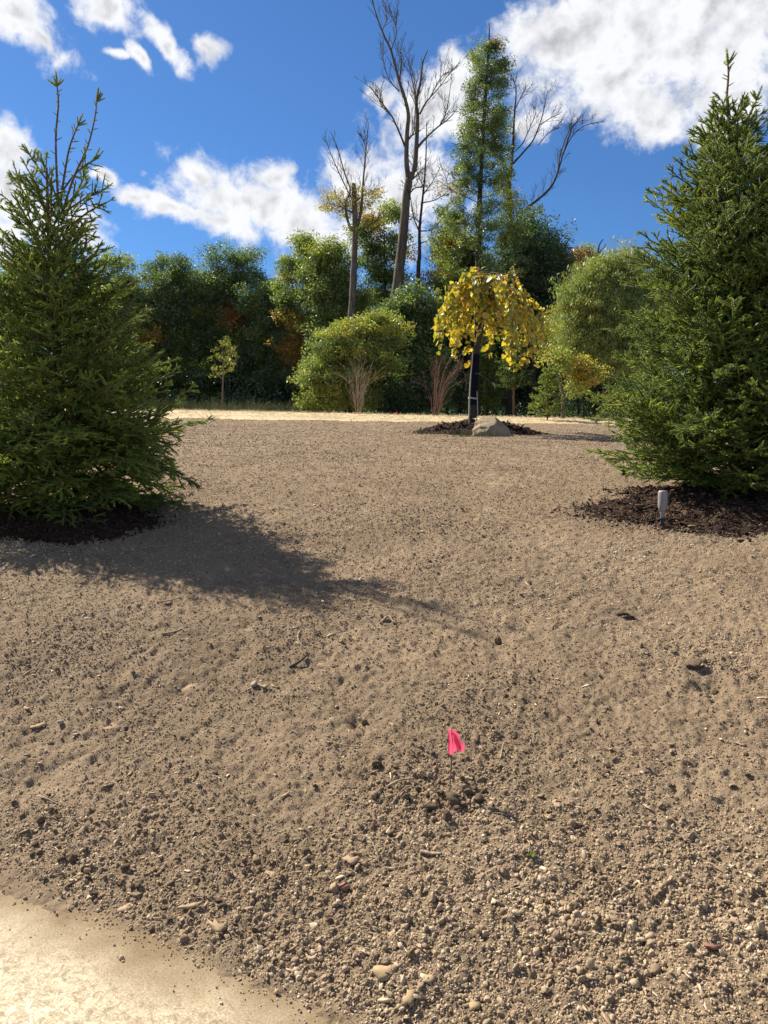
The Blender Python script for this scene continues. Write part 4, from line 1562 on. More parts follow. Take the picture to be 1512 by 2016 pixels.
def snag_forked():
    d = 42
    s = d / F_PX
    T = Tree('dead_tree', 'tallest dead tree, leaning grey trunk forked into two bare stems', 'tree', base_of(768, d))
    T.stem([base_of(766, d)] + pxs([(771, 640), (777, 600), (785, 540), (793, 470), (800, 390), (805, 352)], d), 13.0 * s, 7.0 * s, 40, 11)
    a = T.stem(pxs([(804, 355), (800, 310), (802, 255), (804, 225), (796, 190), (786, 160), (770, 100), (756, 70), (738, 20), (728, -30)], d, [0, -.1, -.2, -.3, -.4, -.5, -.7, -.9, -1.1, -1.2]), 5.5 * s, 0.7 * s, 40, 8, T.limb_part('limb'))
    b = T.stem(pxs([(806, 352), (816, 330), (820, 280), (822, 230), (820, 200), (828, 160), (832, 125), (842, 98)], d, [0, .1, .2, .3, .4, .5, .6, .7]), 6.0 * s, 0.9 * s, 36, 8, T.limb_part('limb'))
    subs = [([(786, 165), (790, 120), (787, 95)], 2.2, .3), ([(770, 100), (780, 60), (766, 12)], 1.3, .5), ([(752, 62), (760, 40), (758, 10)], 1.0, .5), ([(802, 300), (790, 270), (772, 230), (750, 200), (728, 170)], 2.4, -1.2), ([(768, 225), (750, 205), (740, 175)], 1.0, -.6),
            ([(786, 180), (765, 155), (755, 120), (748, 90)], 1.3, .8), ([(822, 290), (840, 270), (862, 250), (885, 232), (902, 212)], 2.8, 1.2), ([(866, 248), (880, 215), (888, 160)], 1.3, .4), ([(826, 225), (840, 200), (862, 175), (892, 135)], 2.0, -.8), ([(845, 195), (870, 150), (890, 140)], 1.2, -.4),
            ([(820, 205), (812, 160), (802, 115)], 1.8, -.7), ([(805, 360), (820, 345), (832, 332)], 2.4, .5), ([(800, 390), (815, 372), (835, 366)], 2.0, -.8), ([(803, 275), (812, 265), (815, 258)], 2.6, -.3), ([(815, 255), (818, 180), (806, 118)], 1.2, .6)]
    for pts, r, dy in subs:
        n = len(pts)
        c = T.stem(pxs(pts, d, [dy * k / (n - 1) for k in range(n)]), r * s, 0.5 * s, 16, 6, T.limb_part('limb'))
        T.twig_tree(c, 10, 1.3, 0.35, 3, 0.65, 0.015)
    T.twig_tree(a, 16, 1.3, 0.35, 2, 0.6, 0.018, 0.3)
    T.twig_tree(b, 12, 1.2, 0.35, 2, 0.6, 0.018, 0.3)
    return T.finish(M_BARK)


def snag_thin():
    d = 45
    s = d / F_PX
    T = Tree('dead_tree', 'thin dark bare tree just right of the leaning forked trunk', 'tree', base_of(822, d))
    a = T.stem([base_of(822, d)] + pxs([(823, 560), (826, 500), (826, 450), (832, 390), (838, 320), (840, 240)], d), 5.2 * s, 0.7 * s, 44, 7)
    for pts, r, dy in [([(826, 455), (815, 430), (806, 380), (790, 355)], 1.6, .8), ([(826, 455), (850, 452), (870, 430), (876, 405)], 1.4, -.8), ([(828, 440), (815, 428), (806, 432)], 1.2, .4), ([(832, 385), (850, 360), (866, 330)], 1.3, .9), ([(826, 480), (845, 470), (852, 445)], 1.2, .9), ([(834, 370), (822, 340), (812, 310)], 1.2, -.7), ([(830, 400), (860, 392), (882, 370), (866, 320)], 1.2, .7)]:
        n = len(pts)
        c = T.stem(pxs(pts, d, [dy * k / (n - 1) for k in range(n)]), r * s, 0.5 * s, 14, 5, T.limb_part('limb'))
        T.twig_tree(c, 12, 1.1, 0.2, 3, 0.75, 0.013)
    T.twig_tree(a, 16, 1.0, 0.25, 2, 0.8, 0.014, 0.45)
    for (px, py, n, t) in [(818, 500, 10, 0.9), (832, 540, 14, 0.88), (822, 560, 14, 0.86), (842, 555, 10, 0.84)]:
        T.clump(np.array(at(px, py, d)), 0.5, n, t, 0.6, 0.05)
    return T.finish(M_BARK_DARK, G_SPRAY_FINE)


def leafy_spire():
    d = 41
    s = d / F_PX
    T = Tree('spire_tree', 'tall narrow leafy spire with a few red leaves and a bare tip', 'tree', base_of(938, d))
    T.stem([base_of(938, d)] + pxs([(940, 600), (942, 500), (944, 400), (949, 300), (955, 200), (960, 120), (963, 72), (963, 44)], d), 7.5 * s, 0.6 * s, 50, 9)
    prof = [(85, 16), (110, 32), (140, 34), (175, 40), (210, 40), (245, 46), (280, 52), (315, 48), (345, 58), (380, 62), (420, 72), (460, 80), (500, 84), (540, 80)]
    cs, tt = [], []
    for k in range(290):
        u = RNG.uniform(0, 1) ** 0.8
        py = 85 + (545 - 85) * u
        w = np.interp(py, [300, 400], [0.86, 1.05]) * np.interp(py, [p for p, _ in prof], [q for _, q in prof])
        cx = np.interp(py, [80, 300, 540], [966, 950, 938])
        r = RNG.uniform(0, 1) ** 0.8
        side = RNG.choice([-1, 1])
        px = cx + side * w * r
        dy = RNG.normal(-0.2, 0.55) * w * s
        cs.append(np.array(at(px, py, d + dy)))
        t = 0.32 + RNG.normal(0, 0.11)
        if abs(px - 893) < 22 and abs(py - 358) < 25:
            t = RNG.normal(0.66, 0.08)
        if py > 420 and px < 900:
            t = RNG.normal(0.50, 0.13)
        if px > 985 and 360 < py < 410:
            t = 0.55
        tt.append(t)
    T.reach_to(cs, rmax=0.05)
    for c, t in zip(cs, tt):
        T.clump(c, RNG.uniform(0.20, 0.55), RNG.integers(6, 18), t, 0.45)
    for (px, py, n) in [(975, 82, 9), (983, 88, 8), (968, 92, 7), (958, 92, 5)]:
        T.clump(np.array(at(px, py, d)), 0.20, n // 2 + 1, 1.0, 0.6, 0.02)
    for (a, b) in [((950, 285), (888, 282)), ((946, 270), (905, 262)), ((950, 240), (900, 218)), ((944, 380), (870, 330)), ((944, 400), (858, 352))]:
        c = T.stem(pxs([a, ((a[0] + b[0]) / 2, (a[1] + b[1]) / 2 + 4), b], d), 1.0 * s, 0.4 * s, 10, 5, T.limbs, False)
        T.twig_tree(c, 6, 0.7, 0.1, 2, 0.7, 0.012)
    return T.finish(M_BARK_DARK, G_SPRAY_FINE)


def snag_wide():
    d = 43
    s = d / F_PX
    T = Tree('dead_tree', 'bare dead tree right of the leafy spire, one long limb arching right', 'tree', base_of(1003, d))
    T.stem([base_of(1003, d)] + pxs([(1003, 600), (1003, 520), (1004, 460), (1003, 400), (1001, 352)], d), 8.0 * s, 4.5 * s, 30, 9)
    limbs = [([(1001, 355), (1006, 330), (1010, 280), (1013, 220), (1016, 180), (1010, 150)], 4.0, .6), ([(1001, 355), (995, 325), (985, 305), (978, 270), (972, 230)], 2.8, -.8),
             ([(1006, 455), (1018, 435), (1035, 412), (1060, 392), (1085, 368), (1098, 340), (1108, 305), (1125, 270), (1150, 248), (1178, 240)], 3.8, 1.6),
             ([(1010, 322), (1030, 300), (1050, 275), (1064, 240), (1072, 210), (1078, 180)], 2.4, 1.0), ([(1012, 300), (1030, 280), (1048, 240), (1056, 222)], 1.3, -1.0), ([(1108, 305), (1120, 270), (1130, 245), (1150, 236)], 1.5, -.6),
             ([(1098, 340), (1104, 300), (1118, 262), (1122, 245)], 1.5, .9), ([(1064, 245), (1085, 232), (1100, 225)], 1.0, .6), ([(1014, 215), (1026, 190), (1036, 168)], 1.3, .7), ([(1000, 360), (990, 345), (978, 350)], 1.5, -.4), ([(1060, 285), (1080, 262), (1102, 250)], 1.1, .5)]
    for pts, r, dy in limbs:
        n = len(pts)
        c = T.stem(pxs(pts, d, [dy * k / (n - 1) for k in range(n)]), r * s, 0.45 * s, 24, 6, T.limb_part('limb'))
        T.twig_tree(c, int(5 + 1.8 * n), 1.25, 0.22, 3, 0.6, 0.010, 0.22)
    for (px, py, n, dy) in [(1040, 418, 16, .2), (1055, 410, 14, .3), (1030, 425, 10, .1), (1000, 240, 8, 0), (996, 252, 8, 0)]:
        T.clump(np.array(at(px, py, d + dy)), 0.38, n, 0.25, 0.4)
    return T.finish(M_BARK_DARK, G_SPRAY_FINE, limb_bark=M_BARK_DARK)


def snag_short():
    d = 46
    s = d / F_PX
    T = Tree('dead_tree', 'small forked bare branch tip standing out of the orange maple', 'tree', base_of(1140, d))
    T.stem([base_of(1140, d)] + pxs([(1142, 620), (1150, 545), (1165, 520), (1176, 500), (1180, 482), (1187, 471)], d), 3.0 * s, 1.0 * s, 24, 7)
    T.stem(pxs([(1172, 508), (1182, 494), (1188, 488), (1193, 480)], d), 1.6 * s, 0.9 * s, 8, 6, T.limb_part('limb'))
    return T.finish(M_BARK_DARK)


snag_yellow()
snag_forked()
snag_thin()
leafy_spire()
snag_wide()
snag_short()


# ------------------------------------------------------------------ shrubs, sapling, small spruces at the crest
def bare_shrub(label, px, depth, top_py, spread_px, n, mat, lean=0.0):
    x = at(px, 800, depth).x
    b = np.array((x, depth, lz(x, depth) - 0.03))
    T = Tree('bare_shrub', label, 'shrub', tuple(b))
    s = depth / F_PX
    H = at(px, top_py, depth).z - b[2]
    for k in range(n):
        a = k * 2.4 + RNG.normal(0, 0.3)
        q = RNG.uniform(0.1, 1) ** 0.7
        tip = b + np.array([math.cos(a) * spread_px * s * q + lean * H, math.sin(a) * spread_px * s * q, H * 1.05 * math.sqrt(1 - (0.8 * q) ** 2) * RNG.uniform(0.7, 1.0)])
        st = b + np.array([math.cos(a), math.sin(a), 0]) * RNG.uniform(0.02, 0.12)
        mid = st * 0.55 + tip * 0.45 + np.array([0, 0, 0.16 * H]) - np.array([math.cos(a), math.sin(a), 0]) * 0.12 * spread_px * s * q
        c = T.stem([st, st * 0.75 + mid * 0.25, mid, tip], 0.012, 0.003, 14, 6, None if False else T.limb_part('stem'))
        T.twig_tree(c, 6, 0.36 * H, 0.15, 2, 0.5, 0.0045, 0.22)
    return T.finish(mat, limb_bark=mat)


bare_shrub('bare tan vase-shaped shrub in front of the yellow-green bush', 705, 29.5, 688, 46, 12, M_TWIG_TAN)
bare_shrub('bare reddish-brown shrub left of the weeping tree', 857, 27.5, 688, 50, 14, M_TWIG_RED, 0.12)


def sapling():
    d = 31.5
    s = d / F_PX
    x = at(437, 800, d).x
    T = Tree('sapling', 'young staked-straight sapling with sparse pale green leaves on the crest', 'sapling', (x, d, lz(x, d) - 0.02))
    T.stem([T.base] + pxs([(438, 780), (439, 745), (440, 715), (439, 690), (437, 672)], d), 2.2 * s, 0.5 * s, 24, 7)
    cs = []
    for (px, py) in [(425, 690), (420, 705), (416, 718), (428, 725), (440, 735), (455, 728), (462, 712), (466, 700), (452, 698), (447, 685), (434, 680), (440, 668), (432, 705), (450, 715), (458, 722), (445, 705), (425, 735), (446, 676), (463, 690), (437, 695)]:
        cs.append(np.array(at(px, py, d + RNG.normal(0, 0.3))))
    T.reach_to(cs, rmax=0.012)
    for c in cs:
        T.clump(c, 0.12, 3, 0.58, 0.8, 0.03)
        T.S[-1] *= 0.34
    return T.finish(M_BARK, G_SPRAY)


sapling()


def small_spruce(label, px, depth, top_py, half_px, tint, bare=0.08, name='small_spruce'):
    x0 = at(px, 800, depth).x
    z0 = lz(x0, depth)
    root = thing(name, label, 'spruce tree', (x0, depth, z0))
    s = Spruce()
    H = at(px, top_py, depth).z - z0
    R0 = half_px * depth / F_PX
    tr = spline([(x0, depth, z0 - 0.05), (x0, depth, z0 + H * 0.5), (x0 + 0.02, depth, z0 + H * 0.93)], 12)
    s.leader([(x0 + 0.02, depth, z0 + H * 0.86), (x0 + 0.03, depth, z0 + H * 0.95), (x0 + 0.02, depth, z0 + H)], 0.02, 0.012, 0.14, tint)
    h = H * 0.93
    ga = RNG.uniform(0, 6)
    while h > H * bare + 0.12:
        f = h / H
        R = R0 * (1 - f) ** 0.72 * (0.9 if f < 0.12 else 1) + 0.08
        for k in range(6):
            ga += 2.399963 + RNG.normal(0, 0.25)
            Lb = R * RNG.uniform(0.75, 1.05)
            r0 = 0.15 + 0.5 * f
            zb = max(z0 + h + RNG.normal(0, 0.04) - 0.3 * Lb * r0, z0 + 0.1)
            s.bough(np.array([x0, depth, zb]), ga, Lb, r0, r0 * 0.4, 0.15, 0.16, tint + RNG.normal(0, 0.08), 0.08)
        h -= 0.17
    s.finish(root, tr, np.linspace(0.03 * H / 2, 0.012, 12))


small_spruce('young bright green spruce left of the thin yellow tree', 1078, 25.2, 722, 42, 0.48)
small_spruce('dark grey spruce with a bare lower trunk behind the boulder', 1011, 31.5, 640, 56, 0.16, 0.30)
small_spruce('dark grey spruce directly behind the weeping trunk', 955, 33, 640, 50, 0.14, 0.12)


# ------------------------------------------------------------------ weeping tree, boulder
def weeping_tree():
    d = WY
    s = d / F_PX
    b = np.array((WX - 0.02, d, lz(WX, d) + 0.10))
    T = Tree('weeping_tree', 'small weeping tree with yellow heart-shaped leaves and a black wrap on its trunk', 'tree', tuple(b))
    trunk = pxs([(931, 823), (931, 790), (934, 740), (936, 700), (945, 660), (951, 620), (954, 590), (957, 562)], d)
    C = T.stem(trunk, 8.0 * s, 4.0 * s, 36, 12)
    T.finish_bark = M_BARK
    leafP, leafT = [], []
    # arching, hanging branches
    nb = 50
    for k in range(nb):
        a = k * 2.399963 + RNG.normal(0, 0.2)
        reach = RNG.uniform(0.35, 1.0) ** 0.75 * 1.52
        reach *= 1.04 + 0.18 * math.cos(a) + RNG.normal(0, 0.06)
        f = RNG.uniform(0.70, 1.0)
        st = C[int(f * 35)]
        rise = RNG.uniform(0.05, 0.42) * (1.15 - 0.55 * reach / 1.5)
        drop = RNG.uniform(0.5, 1.55) * (0.62 + 0.38 * reach / 1.5)
        o = np.array([math.cos(a), math.sin(a), 0])
        zt = C[-1][2] + 0.26 - 0.62 * (reach / 1.5) ** 2 + RNG.normal(0, 0.12)
        pts = [st, st * 0.55 + (st + o * reach * 0.5) * 0.45 + np.array([0, 0, zt - st[2]]), st + o * reach * 0.72 + np.array([0, 0, zt - st[2] - 0.06]), st + o * reach * 0.95 + np.array([0, 0, zt - st[2] - drop * 0.45]), st + o * reach * 1.0 + np.array([0, 0, zt - st[2] - drop])]
        c = T.stem(pts, 0.020, 0.004, 26, 5, T.limb_part('branch'), False)
        T.twig_tree(c, 6, 0.40, -0.6, 1, 0.8, 0.006, 0.3)
        lo = 4
        for q in range(lo, 26):
            m = RNG.poisson(1.9 if q > 8 else 1.2)
            for _ in range(m):
                p = c[q] + RNG.normal(0, 0.055, 3) - np.array([0, 0, RNG.uniform(0, 0.10)])
                leafP.append(p)
                leafT.append(RNG.normal(0.47, 0.26))
        # hanging strands from the arch
        for w in range(3):
            i = RNG.integers(8, 24)
            L = RNG.uniform(0.15, 0.6)
            q = np.stack([c[i], c[i] + np.array([RNG.normal(0, .06), RNG.normal(0, .06), -L * 0.5]), c[i] + np.array([RNG.normal(0, .09), RNG.normal(0, .09), -L])])
            T.limbs.tube(spline(q, 8), np.linspace(0.006, 0.003, 8), 4, False)
            for t in np.linspace(0.1, 1, int(L * 20)):
                leafP.append(q[0] * (1 - t) + q[2] * t + RNG.normal(0, 0.045, 3))
                leafT.append(RNG.normal(0.47, 0.26))
    # bare low twigs
    for pts in ([(934, 735), (945, 737), (955, 745), (968, 752), (980, 756), (985, 770)], [(955, 748), (952, 765), (958, 775)], [(936, 690), (922, 682), (914, 694), (911, 720), (918, 752), (916, 770)], [(924, 682), (905, 700), (892, 697)], [(920, 740), (906, 728), (898, 722)], [(970, 753), (975, 760), (972, 772)]):
        n = len(pts)
        T.stem(pxs(pts, d, [-0.10 - 0.3 * k / n for k in range(n)]), 0.013, 0.005, 16, 5, T.twigs, False)
    root = T.finish(M_BARK_DARK, limb_bark=M_BARK)
    P = np.array(leafP)
    # nothing below the canopy's ragged hem
    hem = at(950, 712, d).z + 0.35 * fbm(P[:, 0] * 2.2, P[:, 1] * 2.2, 33, 2)
    hem = np.where(P[:, 0] < at(915, 700, d).x, hem + 0.12, hem)
    kk = (P[:, 2] > hem) & (np.hypot(P[:, 0] - b[0], P[:, 1] - b[1]) < 2.0)
    P = P[kk]
    n = len(P)
    tt = np.clip(np.array(leafT)[kk] + 0.15 * fbm(P[:, 0] * 2, P[:, 2] * 2, 8, 2) - 0.0, 0, 1)
    R = np.stack([RNG.normal(0, 0.5, n), RNG.normal(0, 0.5, n), RNG.uniform(0, 6.28, n)], 1)
    scatter('heart_leaves', G_HEART, P, R, RNG.uniform(0.65, 1.2, n), tt, root)
    # black corrugated wrap
    m, t, bb, o = material('black_wrap')
    bb.inputs['Base Color'].default_value = (0.008, 0.009, 0.014, 1)
    bb.inputs['Roughness'].default_value = 0.8
    bb.inputs['Specular IOR Level'].default_value = 0.1
    g = Geo()
    wp = spline(pxs([(931, 797), (934, 740), (936, 698)], d), 60)
    g.tube(wp, 9.0 * s + 0.004 * np.sin(np.arange(60) * 1.3), 16, False)
    g.build('trunk_wrap', m, root)
    g = Geo()
    g.tube(spline(pxs([(931, 786), (931.5, 783)], d), 3), 9.7 * s, 14, False)
    g.build('wrap_tie', M_TIE, root)
    return root


M_TIE = rough_mat('grey_tie', (0.30, 0.30, 0.28), (0.42, 0.42, 0.40), 20, 0.6, 0.0)
weeping_tree()


def stake():
    m = rough_mat('pale_stake_wood', (0.38, 0.36, 0.32), (0.58, 0.56, 0.50), 30, 0.7, 0.2)
    g = Geo()
    y = WY - 0.22
    P = spline(pxs([(923, 822), (924, 790), (926, 750), (929, 715), (931, 690)], y), 30)
    P[0][2] = lz(P[0][0], y) + 0.0
    g.tube(P, np.linspace(0.016, 0.011, 30), 7)
    o = g.build('tree_stake', m)
    tag(o, 'pale bent stake tied along the black trunk wrap', 'stake')
    g = Geo()
    P = spline(pxs([(941, 822), (940, 795), (939, 770)], y + 0.1), 12)
    g.tube(P, np.linspace(0.010, 0.008, 12), 6)
    o = g.build('tree_stake', m)
    tag(o, 'short thin stake on the boulder side of the trunk wrap', 'stake')


stake()


def boulder():
    m = rough_mat('tan_rock', (0.20, 0.158, 0.102), (0.34, 0.275, 0.185), 6, 0.9, 1.0, 0.04, 16)
    d = 17.4
    x = at(967, 840, d).x
    z = lz(x, d)
    V, F = ico(4)
    s = d / F_PX
    # cut the ball with a few planes to get flat faces, peak left of the middle
    cuts = [((-0.25, -0.45, 0.75), 0.62), ((0.75, -0.35, 0.62), 0.66), ((-0.85, -0.3, 0.35), 0.72), ((0.1, -0.9, 0.25), 0.66), ((0.2, 0.8, 0.5), 0.7), ((0.95, -0.1, 0.25), 0.86), ((-0.55, -0.75, 0.35), 0.70), ((0.45, -0.8, 0.45), 0.68)]
    for nrm, dist in cuts:
        nrm = np.array(nrm) / np.linalg.norm(nrm)
        h = V @ nrm
        V = V - np.clip(h - dist, 0, None)[:, None] * nrm * 0.96
    V = V + (0.034 * fbm(V[:, 0] * 5 + V[:, 2] * 4, V[:, 1] * 6 - V[:, 2] * 2, 5, 5, 0.6))[:, None] * V
    # ledges on the left flank
    V[:, 0] += np.where(V[:, 0] < -0.2, 0.04 * np.sin(V[:, 2] * 16 + V[:, 1] * 5), 0)
    V = V * np.array([40.5 * s, 0.40, 36 * s])
    V[:, 0] += -0.10 * V[:, 2] + 0.02
    V[:, 2] += 0.02
    o = link('boulder', np_mesh('boulder', V, [F], [m], True))
    o.location = (x, d, z + 0.04)
    o.data.set_sharp_from_angle(angle=rad(28))
    tag(o, 'large tan angular boulder at the foot of the weeping tree', 'boulder')
    # grass sprigs around it
    n = 150
    xx = np.concatenate([RNG.normal(x - 0.45, 0.35, n), RNG.normal(at(832, 850, 18).x, 0.12, 30)])
    yy = np.concatenate([RNG.normal(d - 0.45, 0.12, n), RNG.normal(17.9, 0.12, 30)])
    o = scatter('short_grass', G_GRASS, np.stack([xx, yy, land(xx, yy)], 1), np.stack([0 * xx, 0 * xx, RNG.uniform(0, 6.28, len(xx))], 1), RNG.uniform(0.06, 0.16, len(xx)), np.clip(RNG.normal(0.22, 0.12, len(xx)), 0, 1))
    tag(o, 'short green grass sprigs in front of the boulder', kind='stuff')


boulder()


# ------------------------------------------------------------------ spotlight
def spotlight():
    p = ground_at(1303, 1041)
    s = p.y / F_PX
    root = thing('garden_spotlight', 'small grey bullet spotlight on a black ground spike', 'spotlight', tuple(p))
    m, t, b, o = material('grey_metal')
    tc = t.n('ShaderNodeTexCoord').outputs['Object']
    t.l(t.ramp(t.noise(tc, 40, 5, 0.7).outputs[0], [(0.3, (0.17, 0.165, 0.17)), (0.7, (0.26, 0.25, 0.255))]), b.inputs['Base Color'])
    b.inputs['Roughness'].default_value = 0.5
    mb, t, b, o = material('black_plastic')
    b.inputs['Base Color'].default_value = (0.02, 0.019, 0.018, 1)
    b.inputs['Roughness'].default_value = 0.5

    def lathe(prof, mat, name, org, tilt=(0, 0)):
        g = Geo()
        n = 28
        a = np.arange(n) * 2 * math.pi / n
        V = np.array([(r * math.cos(q), r * math.sin(q), z) for r, z in prof for q in a])
        k = len(prof)
        i = (np.arange(k - 1)[:, None] * n + np.arange(n)[None]).reshape(-1)
        j = (np.arange(k - 1)[:, None] * n + (np.arange(n)[None] + 1) % n).reshape(-1)
        g.add(V, np.stack([i, j, j + n, i + n], 1))
        ob = g.build(name, mat, root, True, False)
        ob.location = org
        ob.rotation_euler = (tilt[0], tilt[1], 0)
        ob.data.set_sharp_from_angle(angle=rad(40))
        return ob
    H = 73 * s
    R = 9.3 * s
    lathe([(0.0, -0.12), (0.010, 0.0), (0.022, 0.02), (0.026, 0.035), (0.018, 0.05), (0.020, 0.07), (0.013, 0.075)], mb, 'ground_spike', (0, 0, 0))
    lathe([(0.0, 0.0), (0.040, 0.0), (0.042, 0.006), (0.040, 0.011), (0.0, 0.012)], mb, 'spike_flange', (0, 0, 0.075))
    lathe([(0.015, 0.0), (0.017, 0.004), (0.017, 0.055), (0.012, 0.062)], m, 'swivel_stem', (0, 0, 0.086))
    body = lathe([(0.0, -0.004), (R * 0.45, -0.002), (R * 0.72, 0.012), (R * 0.92, 0.035), (R, 0.06), (R, 0.110), (R * 0.99, 0.1105), (R * 0.99, 0.1120), (R, 0.1125), (R, 0.172), (R * 0.96, 0.182), (R * 0.84, 0.190), (R * 0.6, 0.194), (0, 0.195)], m, 'lamp_body', (0, 0, 0.142), (rad(-4), rad(1)))
    me = lathe([(0.0, 0.0), (0.008, 0.0), (0.009, 0.01), (0.008, 0.045), (0.0, 0.045)], m, 'swivel_knuckle', (-0.022, -0.0, 0.128), (0, rad(90)))
    lens, t, b, o = material('lamp_glass')
    b.inputs['Base Color'].default_value = (0.25, 0.25, 0.25, 1)
    b.inputs['Roughness'].default_value = 0.1
    # black cable clip hanging at the spike
    g = Geo()
    g.tube(spline([(-0.015, -0.02, 0.085), (-0.022, -0.035, 0.05), (-0.028, -0.03, 0.01), (-0.03, -0.02, -0.02)], 12), 0.005, 6)
    g.build('cable', mb, root, True, False)


spotlight()


# ------------------------------------------------------------------ flags
def flag(label, px, py_base, px_top, py_top, w_px, h_px, depth, colour, tilt=0.0):
    if depth is None:
        p = ground_at(px, py_base)
    else:
        x = at(px, 800, depth).x
        p = Vector((x, depth, lz(x, depth)))
    y = p.y
    s = y / F_PX
    root = thing('marking_flag', label, 'marking flag', tuple(p))
    m, t, b, o = material('flag_plastic')
    m.node_tree.nodes.remove(b)
    df = t.n('ShaderNodeBsdfDiffuse')
    df.inputs[0].default_value = (*colour, 1)
    tr = t.n('ShaderNodeBsdfTranslucent')
    tr.inputs[0].default_value = (min(1, colour[0] * 1.1), colour[1] * 1.3, colour[2] * 1.1, 1)
    mx = t.n('ShaderNodeMixShader')
    mx.inputs[0].default_value = 0.5
    t.l(df.outputs[0], mx.inputs[1])
    t.l(tr.outputs[0], mx.inputs[2])
    t.l(mx.outputs[0], o.inputs[0])
    top = np.array(at(px_top, py_top, y)) - np.array(p)
    g = Geo()
    g.tube(spline([(0, 0, -0.05), (0.0, 0, 0.03), tuple(top * 0.6 + np.array([0.004, 0, 0])), tuple(top)], 14), max(0.0022, 0.0006 * y), 6)
    g.build('flag_wire', M_WIRE, root, True, False)
    # limp folded sheet hanging from the wire's end
    W, H = w_px * s, h_px * s
    nu, nv = 15, 18
    V = []
    for j in range(nv):
        v = j / (nv - 1)
        for i in range(nu):
            u = i / (nu - 1)
            wid = 0.42 + 0.62 * v ** 0.9
            xx = (u - 0.42) * W * wid + 0.22 * W * v
            if v < 0.22:
                xx -= 0.10 * W * (0.22 - v) / 0.22
            yy = -0.20 * W * math.sin(u * 8.6 + 0.8) * (0.35 + 0.65 * v) - 0.14 * W * u + 0.05 * W * math.sin(v * 7)
            zz = -v * H * (1.0 - 0.22 * (u - 0.35) ** 2 * 4 * v + (0.06 * math.sin(u * 9) * v)) + (0.05 * H * math.sin(u * 7 + 1) if v < 0.3 else 0)
            V.append((xx, yy, zz))
    i = (np.arange(nv - 1)[:, None] * nu + np.arange(nu - 1)[None]).reshape(-1)
    V = np.array(V)
    if tilt:
        c, q = math.cos(tilt), math.sin(tilt)
        V = np.stack([V[:, 0] * c - V[:, 2] * q, V[:, 1], V[:, 0] * q + V[:, 2] * c], 1)
    g = Geo()
    g.add(V + top + np.array([0, -0.004, 0.004]), np.stack([i, i + 1, i + nu + 1, i + nu], 1))
    f = g.build('flag_sheet', m, root, True, False)
    f.data.set_sharp_from_angle(angle=rad(60))
    return root


M_WIRE = rough_mat('dark_wire', (0.05, 0.045, 0.04), (0.10, 0.09, 0.08), 60, 0.5, 0.0)
PINK = (0.92, 0.10, 0.22)
flag('crumpled pink marking flag standing in the heap of clods', 886, 1566, 889, 1437, 34, 50, None, PINK)
flag('small red marking flag low beside the tan bare shrub', 687, 824, 687, 816, 7, 8, 28.5, (0.62, 0.03, 0.04), 0.3)
flag('small red marking flag midway between the two bare shrubs', 778, 826, 781, 812, 8, 12, 28, (0.70, 0.05, 0.09), -0.5)


# ------------------------------------------------------------------ single clods, stones, chips, sticks and leaves on the soil
M_LOOSE_CLOD = rough_mat('loose_clod', (0.115, 0.082, 0.055), (0.25, 0.19, 0.13), 30, 0.97, 0.8, 0.01, 70, None, 0.1)
CLODS = clod_meshes(3, 6, M_LOOSE_CLOD, 0.55, False, 'soil_clod')
for _m in CLODS:      # rough skin
    n_ = len(_m.vertices)
    co = np.empty(n_ * 3, np.float32)
    _m.vertices.foreach_get('co', co)
    co = co.reshape(-1, 3)
    co *= (1 + 0.14 * fbm(co[:, 0] * 3 + co[:, 2] * 2, co[:, 1] * 3 - co[:, 2], 3, 4))[:, None]
    _m.vertices.foreach_set('co', co.ravel())


MARKS = [('pink flag', 893, 1470), ('pale bark piece', 692, 1706), ('large crust', 757, 1935), ('tan rim chip', 248, 1790), ('broad dry leaf', 535, 1730), ('rounded rim clod', 145, 1700), ('whitish angular stone', 120, 1427),
         ('rounded pale stone', 500, 1352), ('largest open clod', 1362, 1322), ('bark strip', 1400, 1868), ('green seedling', 1046, 1702), ('bottom white pebble', 862, 1837), ('pale split chip', 1110, 1780), ('straight stalk', 1402, 1705), ('stick-like rim chip', 378, 1798), ('curled rim chip', 430, 1840)]
ORD = ['nearest', 'second', 'third', 'fourth', 'fifth', 'sixth', 'seventh', 'eighth', 'ninth', 'tenth', 'eleventh', 'twelfth', 'thirteenth', 'fourteenth', 'fifteenth']
LOOSE = []


def say_which(what):
    """tells the loose pieces of one kind apart by the landmark that each lies next to"""
    box = {}
    for o, px, py in LOOSE:
        m = min(MARKS, key=lambda q: (q[1] - px) ** 2 + (q[2] - py) ** 2)
        a = math.degrees(math.atan2(m[2] - py, px - m[1])) % 360
        d = ['right', 'upper right', 'far side', 'upper left', 'left', 'lower left', 'near side', 'lower right'][int((a + 22.5) // 45) % 8]
        box.setdefault((m[0], d), []).append(((m[1] - px) ** 2 + (m[2] - py) ** 2, o))
    for (mk, d), L in box.items():
        for i, (_, o) in enumerate(sorted(L, key=lambda q: q[0])):
            o['label'] = f'{what}, {ORD[min(i, 14)]} on the {d} of the {mk}'
    LOOSE.clear()


def lump(px, py, r_px, label, group=None, mesh=None, mat=None, name='soil_clod', cat='clod', squash=1.0, sink=0.25):
    p = ground_at(px, py)
    r = r_px * p.y / F_PX
    me = mesh or CLODS[RNG.integers(0, len(CLODS))]
    o = link(name, me)
    o.location = (p.x, p.y, p.z + r * (1 - sink) * 0.75 * squash)
    o.scale = (r * RNG.uniform(0.9, 1.1), r * RNG.uniform(0.9, 1.1), r * squash)
    o.rotation_euler = (RNG.normal(0, 0.3), RNG.normal(0, 0.3), RNG.uniform(0, 6.28))
    tag(o, label, cat, group)
    return o


